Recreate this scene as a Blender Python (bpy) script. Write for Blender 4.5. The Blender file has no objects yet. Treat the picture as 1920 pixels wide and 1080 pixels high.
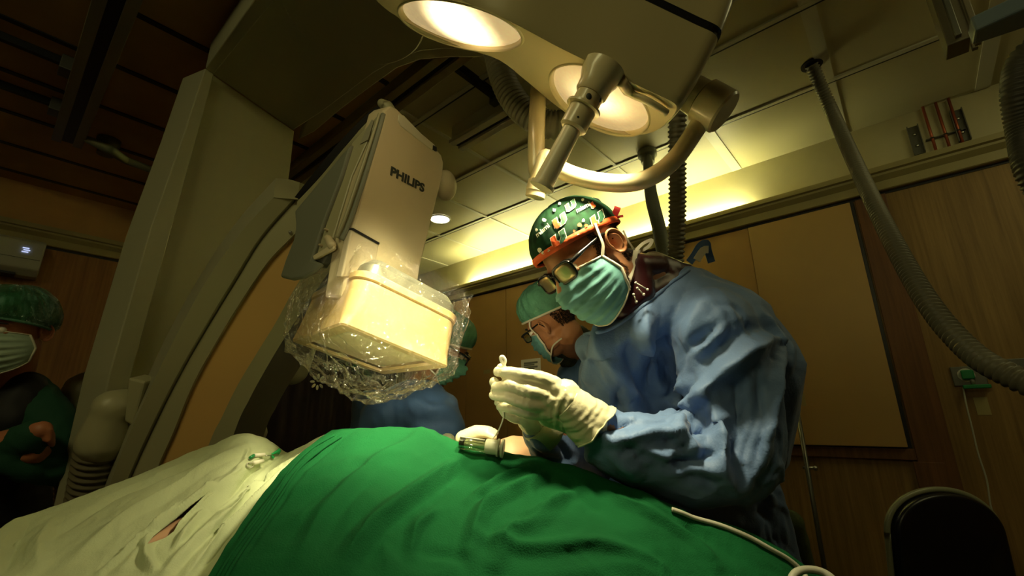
import bpy, bmesh, math, random
import numpy as np
from mathutils import Vector, Matrix, noise
from mathutils.bvhtree import BVHTree
random.seed(7); rng = np.random.default_rng(7)
S = bpy.context.scene; COL = S.collection
# ------------------------------------------------------------------ camera (16 mm lens, standing by the table)
FL = 848.0; HC = 1.2
_p, _ro, _ya = [math.radians(a) for a in (16.083, -0.6215, 40.822)]
cf = np.array([math.cos(_p)*math.cos(_ya), math.cos(_p)*math.sin(_ya), math.sin(_p)])
_r = np.array([math.sin(_ya), -math.cos(_ya), 0.0]); _u = np.cross(_r, cf)
cr = math.cos(_ro)*_r + math.sin(_ro)*_u; cu = -math.sin(_ro)*_r + math.cos(_ro)*_u
CP = np.array([0.0, 0.0, HC])
cam = bpy.data.cameras.new('camera'); camo = bpy.data.objects.new('camera', cam); COL.objects.link(camo)
cam.sensor_width = 36; cam.lens = 36*FL/1920; cam.clip_start = 0.02; cam.clip_end = 60
camo.matrix_world = Matrix([[cr[i], cu[i], -cf[i], CP[i]] for i in range(3)] + [[0, 0, 0, 1]])
S.camera = camo
S.view_settings.view_transform = 'Standard'; S.view_settings.look = 'None'
S.view_settings.gamma = 1; S.view_settings.use_curve_mapping = False
S.view_settings.exposure = 0.15
# ------------------------------------------------------------------ world + lights
w = bpy.data.worlds.new('world'); S.world = w; w.use_nodes = True
w.node_tree.nodes['Background'].inputs[0].default_value = (1, .8, .35, 1)
w.node_tree.nodes['Background'].inputs[1].default_value = 0.0
def V3(a): return Vector([float(x) for x in a])
def ray(x, y): return cf + cr*(x-960)/FL - cu*(y-540)/FL
def P(x, y, d): return CP + ray(x, y)*d                      # point seen at x, y and d metres in front of the camera
def CV(x, y, z): return cr*x + cu*y + cf*z                   # direction in camera axes
def on(x, y, axis, val):
    q = ray(x, y); return CP + q*((val-CP[axis])/q[axis])
def onplane(x, y, p0, n):
    q = ray(x, y); return CP + q*(np.dot(p0-CP, n)/np.dot(q, n))
def lamp(kind, name, loc, energy, col, **k):
    l = bpy.data.lights.new(name, kind); l.energy = energy; l.color = col
    o = bpy.data.objects.new(name, l); o.location = V3(loc); COL.objects.link(o)
    aim = k.pop('aim', None)
    for a, b in k.items(): setattr(l, a, b)
    if aim is not None: o.rotation_euler = V3(aim).to_track_quat('-Z', 'Y').to_euler()
    return o
# unseen fill lamps added out of frame to brighten the dim room
lamp('AREA', 'room_fill_light', (-1.25, .35, 2.74), 13, (1, .92, .42), shape='RECTANGLE', size=1.2, size_y=.6, aim=(.9, .35, -1))
lamp('AREA', 'room_fill_light', (1.9, -1.0, 2.74), 5, (1, .92, .42), shape='RECTANGLE', size=1.2, size_y=.6, aim=(.1, .5, -1))
# lamps of the surgical light: one per reflector, aimed at the operating field
LAMPN = CV(-.43, -.90, .02); LAMPN = LAMPN/np.linalg.norm(LAMPN)
LAMP0 = P(1125, 132, .80)
def lampface(x, y, lift=0.0): return onplane(x, y, LAMP0 + LAMPN*lift, LAMPN)
for (x, y, e, tgt, cone) in ((862, 47, 135, P(800, 690, 1.03), 50), (1122, 185, 50, P(1030, 760, .90), 98)):
    q = lampface(x, y, .012)
    lamp('SPOT', 'surgical_lamp_beam', q, e, (1, .88, .50), spot_size=math.radians(cone), spot_blend=1.0, shadow_soft_size=.05, aim=tgt-q)
# second, narrower theatre lamp beam from beside the camera: lights the underside of the detector
q = CP+CV(-.28, -.02, -.25); lamp('SPOT', 'underside_fill_beam', q, 62, (1, .86, .48), spot_size=math.radians(27), spot_blend=1.0, shadow_soft_size=.07, aim=P(786, 655, 1.04)-q)
COVE = (1, .97, .50)
# ------------------------------------------------------------------ materials
def mat(name, col, rough=.6, metal=0, bump=0, bscale=40, var=0, vscale=6, emit=None, estr=0, spec=.5, sheen=0, trans=0, wave=None, stretch=None, coat=0):
    m = bpy.data.materials.new(name); m.use_nodes = True; nt = m.node_tree; N = nt.nodes; L = nt.links
    b = N['Principled BSDF']; b.inputs['Base Color'].default_value = (*col, 1); b.inputs['Roughness'].default_value = rough
    b.inputs['Metallic'].default_value = metal; b.inputs['Specular IOR Level'].default_value = spec
    if sheen: b.inputs['Sheen Weight'].default_value = sheen
    if trans: b.inputs['Transmission Weight'].default_value = trans
    if coat: b.inputs['Coat Weight'].default_value = coat
    if emit: b.inputs['Emission Color'].default_value = (*emit, 1); b.inputs['Emission Strength'].default_value = estr
    if bump or var:
        tc = N.new('ShaderNodeTexCoord'); mp = N.new('ShaderNodeMapping'); L.new(tc.outputs['Object'], mp.inputs[0])
        if stretch: mp.inputs['Scale'].default_value = stretch
    if var:
        n = N.new('ShaderNodeTexNoise'); n.inputs['Scale'].default_value = vscale; n.inputs['Detail'].default_value = 6; L.new(mp.outputs[0], n.inputs[0])
        r = N.new('ShaderNodeValToRGB'); r.color_ramp.elements[0].position = .3; r.color_ramp.elements[1].position = .7
        r.color_ramp.elements[0].color = (*[c*(1-var) for c in col], 1); r.color_ramp.elements[1].color = (*[min(1, c*(1+var)) for c in col], 1)
        L.new(n.outputs[0], r.inputs[0]); L.new(r.outputs[0], b.inputs['Base Color'])
    if bump:
        n2 = N.new('ShaderNodeTexNoise'); n2.inputs['Scale'].default_value = bscale; n2.inputs['Detail'].default_value = 5; L.new(mp.outputs[0], n2.inputs[0])
        bp = N.new('ShaderNodeBump'); bp.inputs['Strength'].default_value = bump; bp.inputs['Distance'].default_value = .01
        L.new(n2.outputs[0], bp.inputs['Height']); L.new(bp.outputs[0], b.inputs['Normal'])
    return m
def woodmat(name, c1, c2, sc=(30, 30, 1.2), rough=.55):
    m = mat(name, c1, rough); nt = m.node_tree; N = nt.nodes; L = nt.links; b = N['Principled BSDF']
    tc = N.new('ShaderNodeTexCoord'); mp = N.new('ShaderNodeMapping'); mp.inputs['Scale'].default_value = sc
    L.new(tc.outputs['Object'], mp.inputs[0]); n = N.new('ShaderNodeTexNoise'); n.inputs['Scale'].default_value = 1.6; n.inputs['Detail'].default_value = 8
    n.inputs['Roughness'].default_value = .65; L.new(mp.outputs[0], n.inputs[0])
    r = N.new('ShaderNodeValToRGB'); r.color_ramp.elements[0].position = .35; r.color_ramp.elements[1].position = .68
    r.color_ramp.elements[0].color = (*c1, 1); r.color_ramp.elements[1].color = (*c2, 1); L.new(n.outputs[0], r.inputs[0]); L.new(r.outputs[0], b.inputs['Base Color'])
    return m
def filmmat(name, tint=(1, 1, 1), gl=.28, rough=.12, vs=28, strength=.9):
    m = bpy.data.materials.new(name); m.use_nodes = True; nt = m.node_tree; N = nt.nodes; L = nt.links; N.clear()
    out = N.new('ShaderNodeOutputMaterial'); mix = N.new('ShaderNodeMixShader'); t = N.new('ShaderNodeBsdfTransparent'); g = N.new('ShaderNodeBsdfGlossy')
    t.inputs[0].default_value = (*tint, 1); g.inputs['Roughness'].default_value = rough; g.inputs[0].default_value = (1, 1, 1, 1)
    tc = N.new('ShaderNodeTexCoord'); hs = None
    for sc_, k_, am in ((vs*.5, 16, 1.0), (vs*1.3, 11, .6), (vs*3.1, 8, .3)):
        no = N.new('ShaderNodeTexNoise'); no.inputs['Scale'].default_value = sc_; no.inputs['Detail'].default_value = 2; no.inputs['Distortion'].default_value = 1.2
        L.new(tc.outputs['Object'], no.inputs[0]); nodes_ = []
        for op, v_ in (('SUBTRACT', .5), ('ABSOLUTE', 0), ('MULTIPLY', k_), ('MINIMUM', 1.0), ('MULTIPLY', -am)):
            q_ = N.new('ShaderNodeMath'); q_.operation = op; q_.inputs[1].default_value = v_; nodes_.append(q_)
        L.new(no.outputs[0], nodes_[0].inputs[0])
        for p1, p2 in zip(nodes_, nodes_[1:]): L.new(p1.outputs[0], p2.inputs[0])
        if hs is None: hs = nodes_[-1]
        else:
            ad = N.new('ShaderNodeMath'); L.new(hs.outputs[0], ad.inputs[0]); L.new(nodes_[-1].outputs[0], ad.inputs[1]); hs = ad
    bp = N.new('ShaderNodeBump'); bp.inputs['Strength'].default_value = strength; bp.inputs['Distance'].default_value = .018
    L.new(hs.outputs[0], bp.inputs['Height']); L.new(bp.outputs[0], g.inputs['Normal'])
    lw = N.new('ShaderNodeLayerWeight'); lw.inputs[0].default_value = gl
    cl_ = N.new('ShaderNodeMath'); cl_.operation = 'MINIMUM'; cl_.inputs[1].default_value = .38; L.new(lw.outputs['Fresnel'], cl_.inputs[0]); c2_ = N.new('ShaderNodeMath'); c2_.operation = 'MAXIMUM'; c2_.inputs[1].default_value = .075; L.new(cl_.outputs[0], c2_.inputs[0]); L.new(c2_.outputs[0], mix.inputs[0]); L.new(t.outputs[0], mix.inputs[1]); L.new(g.outputs[0], mix.inputs[2]); L.new(mix.outputs[0], out.inputs[0])
    return m
M = {}
M['ceil'] = mat('ceiling_panel_paint', (.47, .43, .24), .45, var=.05, vscale=2)
M['ceil_warm'] = mat('ceiling_brown_panel', (.50, .29, .09), .6, var=.15, vscale=3)
M['tbar'] = mat('ceiling_bar_paint', (.52, .50, .36), .4)
M['black'] = mat('black_plastic', (.008, .008, .008), .45)
M['frieze'] = mat('frieze_plaster', (.55, .50, .28), .6, var=.06, vscale=5)
M['cornice'] = mat('cornice_olive_paint', (.34, .29, .12), .45)
M['cab'] = mat('tan_cabinet_laminate', (.42, .25, .075), .5, var=.08, vscale=2)
M['cab2'] = mat('light_tan_panel', (.47, .30, .095), .5, var=.05, vscale=2)
M['wood'] = woodmat('oak_veneer', (.20, .115, .026), (.33, .20, .052))
M['woodd'] = woodmat('red_brown_wood', (.12, .048, .012), (.21, .09, .022))
M['woodl'] = woodmat('dark_left_veneer', (.20, .085, .020), (.30, .14, .035), rough=.6)
M['floor'] = mat('floor_vinyl', (.10, .08, .05), .4, var=.1)
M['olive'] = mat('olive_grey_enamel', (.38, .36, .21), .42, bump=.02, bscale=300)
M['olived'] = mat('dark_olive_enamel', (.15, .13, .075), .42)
M['orange'] = mat('beige_orange_cover', (.66, .40, .13), .55)
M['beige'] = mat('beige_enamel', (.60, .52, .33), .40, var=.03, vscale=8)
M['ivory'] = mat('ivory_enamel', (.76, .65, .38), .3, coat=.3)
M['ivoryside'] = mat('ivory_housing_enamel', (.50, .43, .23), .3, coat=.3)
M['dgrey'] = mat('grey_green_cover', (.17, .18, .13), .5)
M['text'] = mat('dark_print', (.03, .035, .025), .6)
M['metal'] = mat('brushed_metal', (.55, .55, .5), .3, metal=1)
M['alu'] = mat('aluminium_rail', (.55, .54, .42), .35)
M['hose'] = mat('ribbed_hose_rubber', (.16, .145, .09), .5)
M['gown'] = mat('blue_surgical_gown', (.125, .215, .42), .62, bump=.12, bscale=220, var=.06, vscale=10, sheen=.15)
M['gown2'] = mat('blue_gown_further', (.075, .17, .40), .65, bump=.1, bscale=160, sheen=.15)
M['green'] = mat('green_cotton_drape', (.003, .074, .020), .9, bump=.25, bscale=420, var=.12, vscale=9, spec=.15)
M['white'] = mat('pale_green_drape', (.50, .56, .34), .8, bump=.15, bscale=350, var=.07, vscale=7)
M['skin'] = mat('skin', (.50, .22, .10), .5, bump=.06, bscale=350, var=.10, vscale=22)
M['skin2'] = mat('tanned_skin', (.46, .17, .08), .5, bump=.06, bscale=350, var=.08, vscale=22)
M['patient'] = mat('patient_skin', (.62, .36, .20), .5, bump=.05, bscale=300)
M['hair'] = mat('dark_hair', (.018, .010, .005), .6)
M['beard'] = mat('brown_beard', (.10, .052, .022), .6)
M['glove'] = mat('cream_latex_glove', (.74, .70, .47), .38, bump=.10, bscale=160)
M['mask'] = mat('turquoise_mask', (.16, .40, .40), .7, bump=.08, bscale=500)
M['masktrim'] = mat('white_mask_trim', (.66, .62, .48), .7)
M['capg'] = mat('green_printed_cap_cloth', (.004, .032, .011), .85, var=.5, spec=.2, vscale=60)
M['orng'] = mat('orange_cloth', (.85, .12, .02), .7)
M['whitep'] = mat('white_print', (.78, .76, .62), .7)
M['greenp'] = mat('green_print', (.006, .07, .024), .7)
M['bouf'] = mat('green_bouffant_cloth', (.10, .30, .19), .7, bump=.5, bscale=90, var=.25, vscale=18)
M['bouf_net'] = filmmat('green_gauze', (.30, .55, .40), .35, .35, 40, .8)
M['boufd'] = mat('dark_bouffant', (.07, .20, .13), .7, bump=.5, bscale=90, var=.3, vscale=18)
M['red'] = mat('red_ribbon', (.32, .010, .012), .6)
M['maroon'] = mat('maroon_thyroid_collar', (.045, .008, .010), .35, var=.2)
M['frame'] = mat('black_glasses_frame', (.01, .01, .01), .2)
M['lens'] = mat('reflecting_lens', (.42, .33, .18), .28, metal=.7)
M['eyew'] = mat('eye_white', (.75, .7, .6), .2)
M['iris'] = mat('dark_iris', (.02, .01, .005), .15)
M['scrub'] = mat('dark_green_scrubs', (.006, .06, .028), .85, bump=.15, bscale=200)
M['apron'] = mat('black_lead_apron', (.006, .006, .007), .7)
M['camo'] = mat('dark_camouflage_collar', (.03, .035, .015), .8, var=.7, vscale=45)
M['curtain'] = mat('dark_maroon_curtain', (.012, .003, .004), .8, var=.3)
M['film'] = filmmat('clear_plastic_film', (.985, .985, .97), .26, .09, 16, .9)
M['glassy'] = filmmat('clear_syringe_plastic', (.80, .84, .74), .35, .08, 10, .1)
M['emi_lens'] = None
M['disc'] = mat('lit_downlight', (1, 1, 1), .5, emit=(1, .95, .72), estr=9)
M['tube'] = mat('lit_fluorescent_tube', (1, 1, 1), .5, emit=COVE, estr=130)
M['wplastic'] = mat('white_plastic', (.62, .62, .50), .35)
M['gplastic'] = mat('green_plastic', (.01, .22, .06), .35)
M['paper'] = mat('white_paper', (.70, .68, .52), .8)
M['tape'] = mat('yellowed_tape', (.38, .32, .12), .5)
M['cable'] = mat('grey_cable', (.42, .42, .32), .5)
M['copper'] = mat('copper_pipe', (.40, .10, .04), .4, metal=.5)
M['steeld'] = mat('dull_steel', (.16, .16, .13), .4, metal=.7)
M['blackvin'] = mat('black_vinyl', (.006, .006, .008), .35)
M['blue'] = mat('blue_grey_arm_paint', (.16, .22, .26), .4)
# ------------------------------------------------------------------ mesh helpers
def mk(name, me, m, parent=None, smooth=True, bev=0, seg=2):
    o = bpy.data.objects.new(name, me); COL.objects.link(o)
    if m is not None and not me.materials: me.materials.append(m)
    if smooth: me.polygons.foreach_set('use_smooth', [True]*len(me.polygons))
    if parent is not None:
        o.parent = parent; o.matrix_parent_inverse = inv_world(parent)
    if bev:
        b = o.modifiers.new('bevel', 'BEVEL'); b.width = bev; b.segments = seg; b.limit_method = 'ANGLE'; b.angle_limit = math.radians(35)
        if smooth:
            me.polygons.foreach_set('use_smooth', [True]*len(me.polygons)); b.harden_normals = False
    return o
def inv_world(p):
    return Matrix.Identity(4) if p.parent else Matrix.Translation(-p.location)
def fin(name, bm, m, parent=None, smooth=False, bev=0, seg=2, auto=None):
    bmesh.ops.recalc_face_normals(bm, faces=bm.faces[:])
    me = bpy.data.meshes.new(name); bm.to_mesh(me); bm.free()
    o = mk(name, me, m, parent, smooth, bev, seg)
    if auto:
        me.polygons.foreach_set('use_smooth', [True]*len(me.polygons))
        try: me.set_sharp_from_angle(angle=math.radians(auto))
        except Exception: pass
    return o
def tag(o, label, cat, group=None, kind=None):
    if label: o['label'] = label
    if cat: o['category'] = cat
    if group: o['group'] = group
    if kind: o['kind'] = kind
    return o
def thing(name, label, cat, loc, group=None):
    o = bpy.data.objects.new(name, None); o.empty_display_size = .05; o.location = V3(loc); COL.objects.link(o)
    return tag(o, label, cat, group)
def struct(o): o['kind'] = 'structure'; return o
def B(): return bmesh.new()
def box(bm, lo, hi):
    lo = np.minimum(lo, hi), np.maximum(lo, hi); a, b = lo
    v = [bm.verts.new((x, y, z)) for x in (a[0], b[0]) for y in (a[1], b[1]) for z in (a[2], b[2])]
    for f in ((0,1,3,2),(4,6,7,5),(0,4,5,1),(2,3,7,6),(0,2,6,4),(1,5,7,3)): bm.faces.new([v[i] for i in f])
def prism(bm, pts, off):
    a = [bm.verts.new(V3(p)) for p in pts]; b = [bm.verts.new(V3(p)+V3(off)) for p in pts]; n = len(pts)
    bm.faces.new(a); bm.faces.new(b[::-1])
    for i in range(n): bm.faces.new((a[i], b[i], b[(i+1) % n], a[(i+1) % n]))
def frame_of(t):
    t = t/np.linalg.norm(t); a = np.array([0, 0, 1.0]) if abs(t[2]) < .9 else np.array([1.0, 0, 0])
    x = np.cross(a, t); x /= np.linalg.norm(x); return x, np.cross(t, x)
def spline(pts, n):
    pts = np.array(pts, float); k = len(pts)
    if k < 3: return np.array([pts[0]+(pts[-1]-pts[0])*i/n for i in range(n+1)])
    out = []
    for i in range(n+1):
        t = i/n*(k-1); j = min(int(t), k-2); u = t-j
        p0, p1, p2, p3 = pts[max(j-1, 0)], pts[j], pts[j+1], pts[min(j+2, k-1)]
        out.append(.5*((2*p1)+(-p0+p2)*u+(2*p0-5*p1+4*p2-p3)*u*u+(-p0+3*p1-3*p2+p3)*u**3))
    return np.array(out)
def tube(bm, pts, r, seg=12, closed=False, cap=True):
    pts = np.array(pts, float); n = len(pts); rr = r if hasattr(r, '__len__') else [r]*n
    rings = []; x = None
    for i in range(n):
        t = (pts[(i+1) % n]-pts[i-1]) if closed else pts[min(i+1, n-1)]-pts[max(i-1, 0)]
        if np.linalg.norm(t) < 1e-9: t = np.array([0, 0, 1.0])
        t = t/np.linalg.norm(t)
        if x is None: x, y = frame_of(t)
        else:
            x = x-t*np.dot(x, t); x /= np.linalg.norm(x); y = np.cross(t, x)
        rings.append([bm.verts.new(V3(pts[i]+rr[i]*(math.cos(2*math.pi*k/seg)*x+math.sin(2*math.pi*k/seg)*y))) for k in range(seg)])
    m = n if closed else n-1
    for i in range(m):
        a, b = rings[i], rings[(i+1) % n]
        for k in range(seg): bm.faces.new((a[k], a[(k+1) % seg], b[(k+1) % seg], b[k]))
    if cap and not closed: bm.faces.new(rings[0][::-1]); bm.faces.new(rings[-1])
def cyl(bm, a, b, r0, r1=None, seg=20):
    tube(bm, [a, b], [r0, r0 if r1 is None else r1], seg)
def lathe(bm, a, axis, prof, seg=32, cap=True):
    # prof: (distance along axis, radius)
    axis = np.array(axis, float)/np.linalg.norm(axis); x, y = frame_of(axis); a = np.array(a, float)
    rows = [[bm.verts.new(V3(a+axis*h+max(r_, 1e-4)*(math.cos(2*math.pi*k/seg)*x+math.sin(2*math.pi*k/seg)*y))) for k in range(seg)] for h, r_ in prof]
    for p, q in zip(rows, rows[1:]):
        for k in range(seg): bm.faces.new((p[k], p[(k+1) % seg], q[(k+1) % seg], q[k]))
    if cap: bm.faces.new(rows[0][::-1]); bm.faces.new(rows[-1])
def hoseb(bm, pts, r, pitch=.012, depth=.004, seg=16, n=60):
    c = spline(pts, n); L = np.r_[0, np.cumsum(np.linalg.norm(np.diff(c, axis=0), axis=1))]
    k = int(L[-1]/(pitch/4)); s = np.linspace(0, L[-1], k); q = np.array([[np.interp(t, L, c[:, j]) for j in range(3)] for t in s])
    tube(bm, q, [r-(depth if (i % 4) in (2, 3) else 0) for i in range(k)], seg)
def ell(bm, c, ax, rad, sub=3):
    # ellipsoid: centre, three axis vectors, three radii
    t = bmesh.ops.create_icosphere(bm, subdivisions=sub, radius=1)['verts']
    for v in t:
        p = np.array(v.co); v.co = V3(np.array(c)+sum(np.array(ax[i])*rad[i]*p[i] for i in range(3)))
_ico = None
def ico():
    global _ico
    if _ico is None:
        b = bmesh.new(); bmesh.ops.create_icosphere(b, subdivisions=2, radius=1); _ico = np.array([v.co[:] for v in b.verts]); b.free()
    return _ico
def capsule(bm, a, b, r0, r1):
    vs = [bm.verts.new(V3(p)) for p in np.r_[ico()*r0+np.array(a), ico()*r1+np.array(b)]]
    g = bmesh.ops.convex_hull(bm, input=vs)
    bmesh.ops.delete(bm, geom=[e for e in g['geom_interior'] if isinstance(e, bmesh.types.BMVert)], context='VERTS')
def hull(bm, pts):
    vs = [bm.verts.new(V3(p)) for p in pts]; g = bmesh.ops.convex_hull(bm, input=vs)
    bmesh.ops.delete(bm, geom=[e for e in g['geom_interior'] if isinstance(e, bmesh.types.BMVert)], context='VERTS')
def chain(bm, pts):
    for (a, ra), (b, rb) in zip(pts, pts[1:]): capsule(bm, a, b, ra, rb)
def fuse(bm, voxel, smooth=4, sub=0):
    me = bpy.data.meshes.new('t'); bm.to_mesh(me); bm.free(); o = bpy.data.objects.new('t', me); COL.objects.link(o)
    r = o.modifiers.new('r', 'REMESH'); r.mode = 'VOXEL'; r.voxel_size = voxel
    if smooth: s = o.modifiers.new('s', 'SMOOTH'); s.iterations = smooth; s.factor = .5
    if sub: s = o.modifiers.new('u', 'SUBSURF'); s.levels = sub
    dg = bpy.context.evaluated_depsgraph_get(); dg.update(); out = bpy.data.meshes.new_from_object(o.evaluated_get(dg))
    bpy.data.objects.remove(o); bpy.data.meshes.remove(me); return out
def getv(me):
    a = np.empty(len(me.vertices)*3); me.vertices.foreach_get('co', a); return a.reshape(-1, 3)
def getn(me):
    a = np.empty(len(me.vertices)*3); me.vertices.foreach_get('normal', a); return a.reshape(-1, 3)
def setv(me, v): me.vertices.foreach_set('co', v.ravel()); me.update()
def bvh(me): return BVHTree.FromPolygons([v.co[:] for v in me.vertices], [p.vertices[:] for p in me.polygons])
def hit(tree, x, y):
    q = ray(x, y); h = tree.ray_cast(V3(CP), V3(q)); return None if h[0] is None else np.array(h[0])
def folds(me, specs, tree=None):
    """cloth folds: each spec = ([(x, y), ...], width m, height m, sharpness) laid along the cloth"""
    tree = tree or bvh(me); v = getv(me); n = getn(me); tot = np.zeros(len(v))
    for pl, wd, amp, sh in specs:
        pts = [hit(tree, x, y) if not hasattr(x, '__len__') else np.array(x) for x, y in pl]
        pts = [p for p in pts if p is not None]
        if len(pts) < 2: continue
        c = spline(pts, 6*(len(pts)-1)); best = np.full(len(v), 9.0); par = np.zeros(len(v))
        lo = c.min(0)-wd*2; hi = c.max(0)+wd*2; idx = np.where(((v > lo) & (v < hi)).all(1))[0]
        if not len(idx): continue
        vv = v[idx]; bb = best[idx]; pp = par[idx]
        for i in range(len(c)-1):
            a = c[i]; d = c[i+1]-a; t = np.clip(((vv-a)@d)/max(d@d, 1e-9), 0, 1); ds = np.linalg.norm(vv-a-t[:, None]*d, axis=1)
            m_ = ds < bb; bb[m_] = ds[m_]; pp[m_] = (i+t[m_])/(len(c)-1)
        q = np.clip(1-bb/wd, 0, 1); prof = q**sh if sh > 1 else q*q*(3-2*q)
        tot[idx] += amp*prof*np.clip(np.sin(np.pi*np.clip(pp, .03, .97)), 0, 1)**.5
    setv(me, v+n*tot[:, None])
def ruffle(me, amp, scale, stretch=None, seed=0, ridged=True, mask=None):
    v = getv(me); n = getn(me); off = Vector((seed*3.1, seed*1.7, seed)); d = np.zeros(len(v))
    B3 = np.eye(3) if stretch is None else np.array(stretch)
    w_ = (v@B3.T)*scale
    for i in range(len(v)):
        if mask is not None and mask[i] < .01: continue
        p = Vector(w_[i])+off; p = p+.6*noise.noise_vector(p*.6)
        q = noise.noise(p); q2 = noise.noise(p*2.3)
        d[i] = ((1-abs(q)*2.2)-.4 + .35*(1-abs(q2)*2)) if ridged else q+.4*q2
    if mask is not None: d *= mask
    setv(me, v+n*(d*amp)[:, None])
def plane_slab(bm, p0, n, px, off):
    prism(bm, [onplane(x, y, p0, n) for x, y in px], off)
def textobj(name, s, size, m, parent, origin, xax, yax, ext=.001, fontlift=0, bold=.0):
    c = bpy.data.curves.new(name, 'FONT'); c.body = s; c.size = size; c.extrude = ext; c.offset = bold
    t = bpy.data.objects.new(name, c); COL.objects.link(t); dg = bpy.context.evaluated_depsgraph_get(); dg.update()
    me = bpy.data.meshes.new_from_object(t.evaluated_get(dg)); bpy.data.objects.remove(t)
    x = np.array(xax)/np.linalg.norm(xax); y = np.array(yax)/np.linalg.norm(yax); z = np.cross(x, y)
    v = getv(me); v = np.array(origin)+v[:, :1]*x+v[:, 1:2]*y+v[:, 2:3]*z; setv(me, v)
    return me, mk(name, me, m, parent, smooth=False)
# ================================================================== THE ROOM
XW, YW, ZC, ZK = 3.054, 4.36, 2.80, 2.38     # right wall, left wall, ceiling, underside of cornice
X0, Y0 = -2.2, -2.4
def sbox(name, lo, hi, m, bev=0, parent=None):
    b = B(); box(b, np.array(lo, float), np.array(hi, float)); o = fin(name, b, m, parent, bev=bev)
    if parent is None: struct(o)
    return o
sbox('floor', (X0, Y0, -.1), (XW+.3, YW+.3, 0), M['floor'])
# ceiling: pale panels right of the rail line, brown panels on the left side
b = B(); box(b, np.array((1.02, Y0, ZC)), np.array((XW+.3, YW+.3, ZC+.08))); struct(fin('ceiling', b, M['ceil']))
b = B(); box(b, np.array((X0, Y0, ZC)), np.array((1.02, YW+.3, ZC+.08))); struct(fin('ceiling', b, M['ceil_warm']))
b = B()
for x, wd in ((1.30, .012), (1.88, .012), (2.46, .012)): box(b, np.array((x-wd, Y0, ZC-.008)), np.array((x+wd, YW, ZC)))
for y in np.arange(-2.32, YW, .588): box(b, np.array((1.06, y-.011 if y > 1 else y-.028, ZC-.007)), np.array((XW, y+.011 if y > 1 else y+.028, ZC)))
struct(fin('trim_1', b, M['tbar']))
b = B()
for y in np.arange(-2.1, YW, .42):
    box(b, np.array((X0, y-.014, ZC-.006)), np.array((1.02, y+.014, ZC)))
struct(fin('trim_2', b, M['black']))
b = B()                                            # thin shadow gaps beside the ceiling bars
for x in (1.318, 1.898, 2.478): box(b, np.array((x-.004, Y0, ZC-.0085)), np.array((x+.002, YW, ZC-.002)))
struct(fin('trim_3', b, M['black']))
# right wall
sbox('wall_right', (XW, Y0, 0), (XW+.2, YW+.2, ZK+.02), M['wood'])
sbox('wall_right', (XW+.01, Y0, ZK+.02), (XW+.2, YW+.2, ZC+.06), M['frieze'])
def cornice(a, bnd, name, inner):
    bb = B()
    # profile in (out from wall, z)
    pr = [(0, ZK), (.045, ZK), (.05, ZK+.004), (.05, ZK+.05), (.075, ZK+.075), (.075, ZK+.088), (.09, ZK+.094), (.09, ZK+.115), (.078, ZK+.118), (.078, ZK+.128), (.066, ZK+.128), (.066, ZK+.09), (0, ZK+.09)]
    if inner == 'x': prism(bb, [(XW+.012-o_, a, z) for o_, z in pr], (0, bnd-a, 0))
    else: prism(bb, [(a, YW+.012-o_, z) for o_, z in pr], (bnd-a, 0, 0))
    return struct(fin(name, bb, M['cornice']))
cornice(Y0, YW, 'trim_4', 'x')
# left wall
sbox('wall_left', (X0, YW, 0), (XW+.2, YW+.2, ZK+.02), M['woodl'])
sbox('wall_left', (X0, YW+.01, ZK+.02), (XW+.2, YW+.2, ZC+.06), M['ceil_warm'])
cornice(X0, XW, 'trim_5', 'y')
sbox('wall_back', (X0-.2, Y0-.2, 0), (XW+.3, Y0, ZC+.08), M['woodl'])
sbox('wall_side', (X0-.2, Y0, 0), (X0, YW+.2, ZC+.08), M['woodl'])
b = B(); box(b, np.array((XW-.004, Y0, ZK-.014)), np.array((XW+.001, YW, ZK))); box(b, np.array((X0, YW-.004, ZK-.014)), np.array((XW, YW+.001, ZK))); struct(fin('trim_6', b, M['black']))
# fluorescent tubes lying in the cove above the cornice
for i, (y0, y1) in enumerate(((.62, 1.62), (2.05, 3.2))):
    t = thing('cove_light', ('fluorescent tube in the cove above the tan cabinets, nearer the tall pale panel', 'fluorescent tube in the cove above the cabinets, nearer the far corner')[i], 'light', (XW-.035, (y0+y1)/2, ZK+.10), 'tubes in the lit cove')
    bb = B(); cyl(bb, (XW-.03, y0, ZK+.112), (XW-.03, y1, ZK+.112), .011, seg=12); fin('tube', bb, M['tube'], t, smooth=True)
    bb = B(); box(bb, np.array((XW-.052, y0-.03, ZK+.088)), np.array((XW-.008, y1+.03, ZK+.099))); fin('batten', bb, M['wplastic'], t)
# cabinets on the right wall: doors as separate units
def cabdoor(y0, y1, z0, z1, th, m, label, name='cabinet', grp=None):
    t = thing(name, label, 'cabinet', (XW, (y0+y1)/2, z0), grp)
    bb = B(); box(bb, np.array((XW-th, y0, z0)), np.array((XW-.0005, y1, z1))); fin('door', bb, m, t, bev=.003)
    return t
cabdoor(.612, 1.55, 1.05, ZK-.016, .012, M['cab'], 'plain tan wall cabinet directly left of the tall pale sliding panel, behind the bearded surgeon')
cabdoor(1.556, 2.70, .12, ZK-.016, .014, M['cab'], 'tan cabinet with a white note stuck on it, behind the capped person in glasses')
cabdoor(2.706, 3.22, .12, ZK-.016, .014, M['cab'], 'narrow plain tan cabinet left of the one carrying the white note')
cabdoor(3.226, 4.2, .12, ZK-.016, .014, M['cab'], 'tan cabinet furthest along the right wall, beside the plastic wrapped detector')
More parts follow.
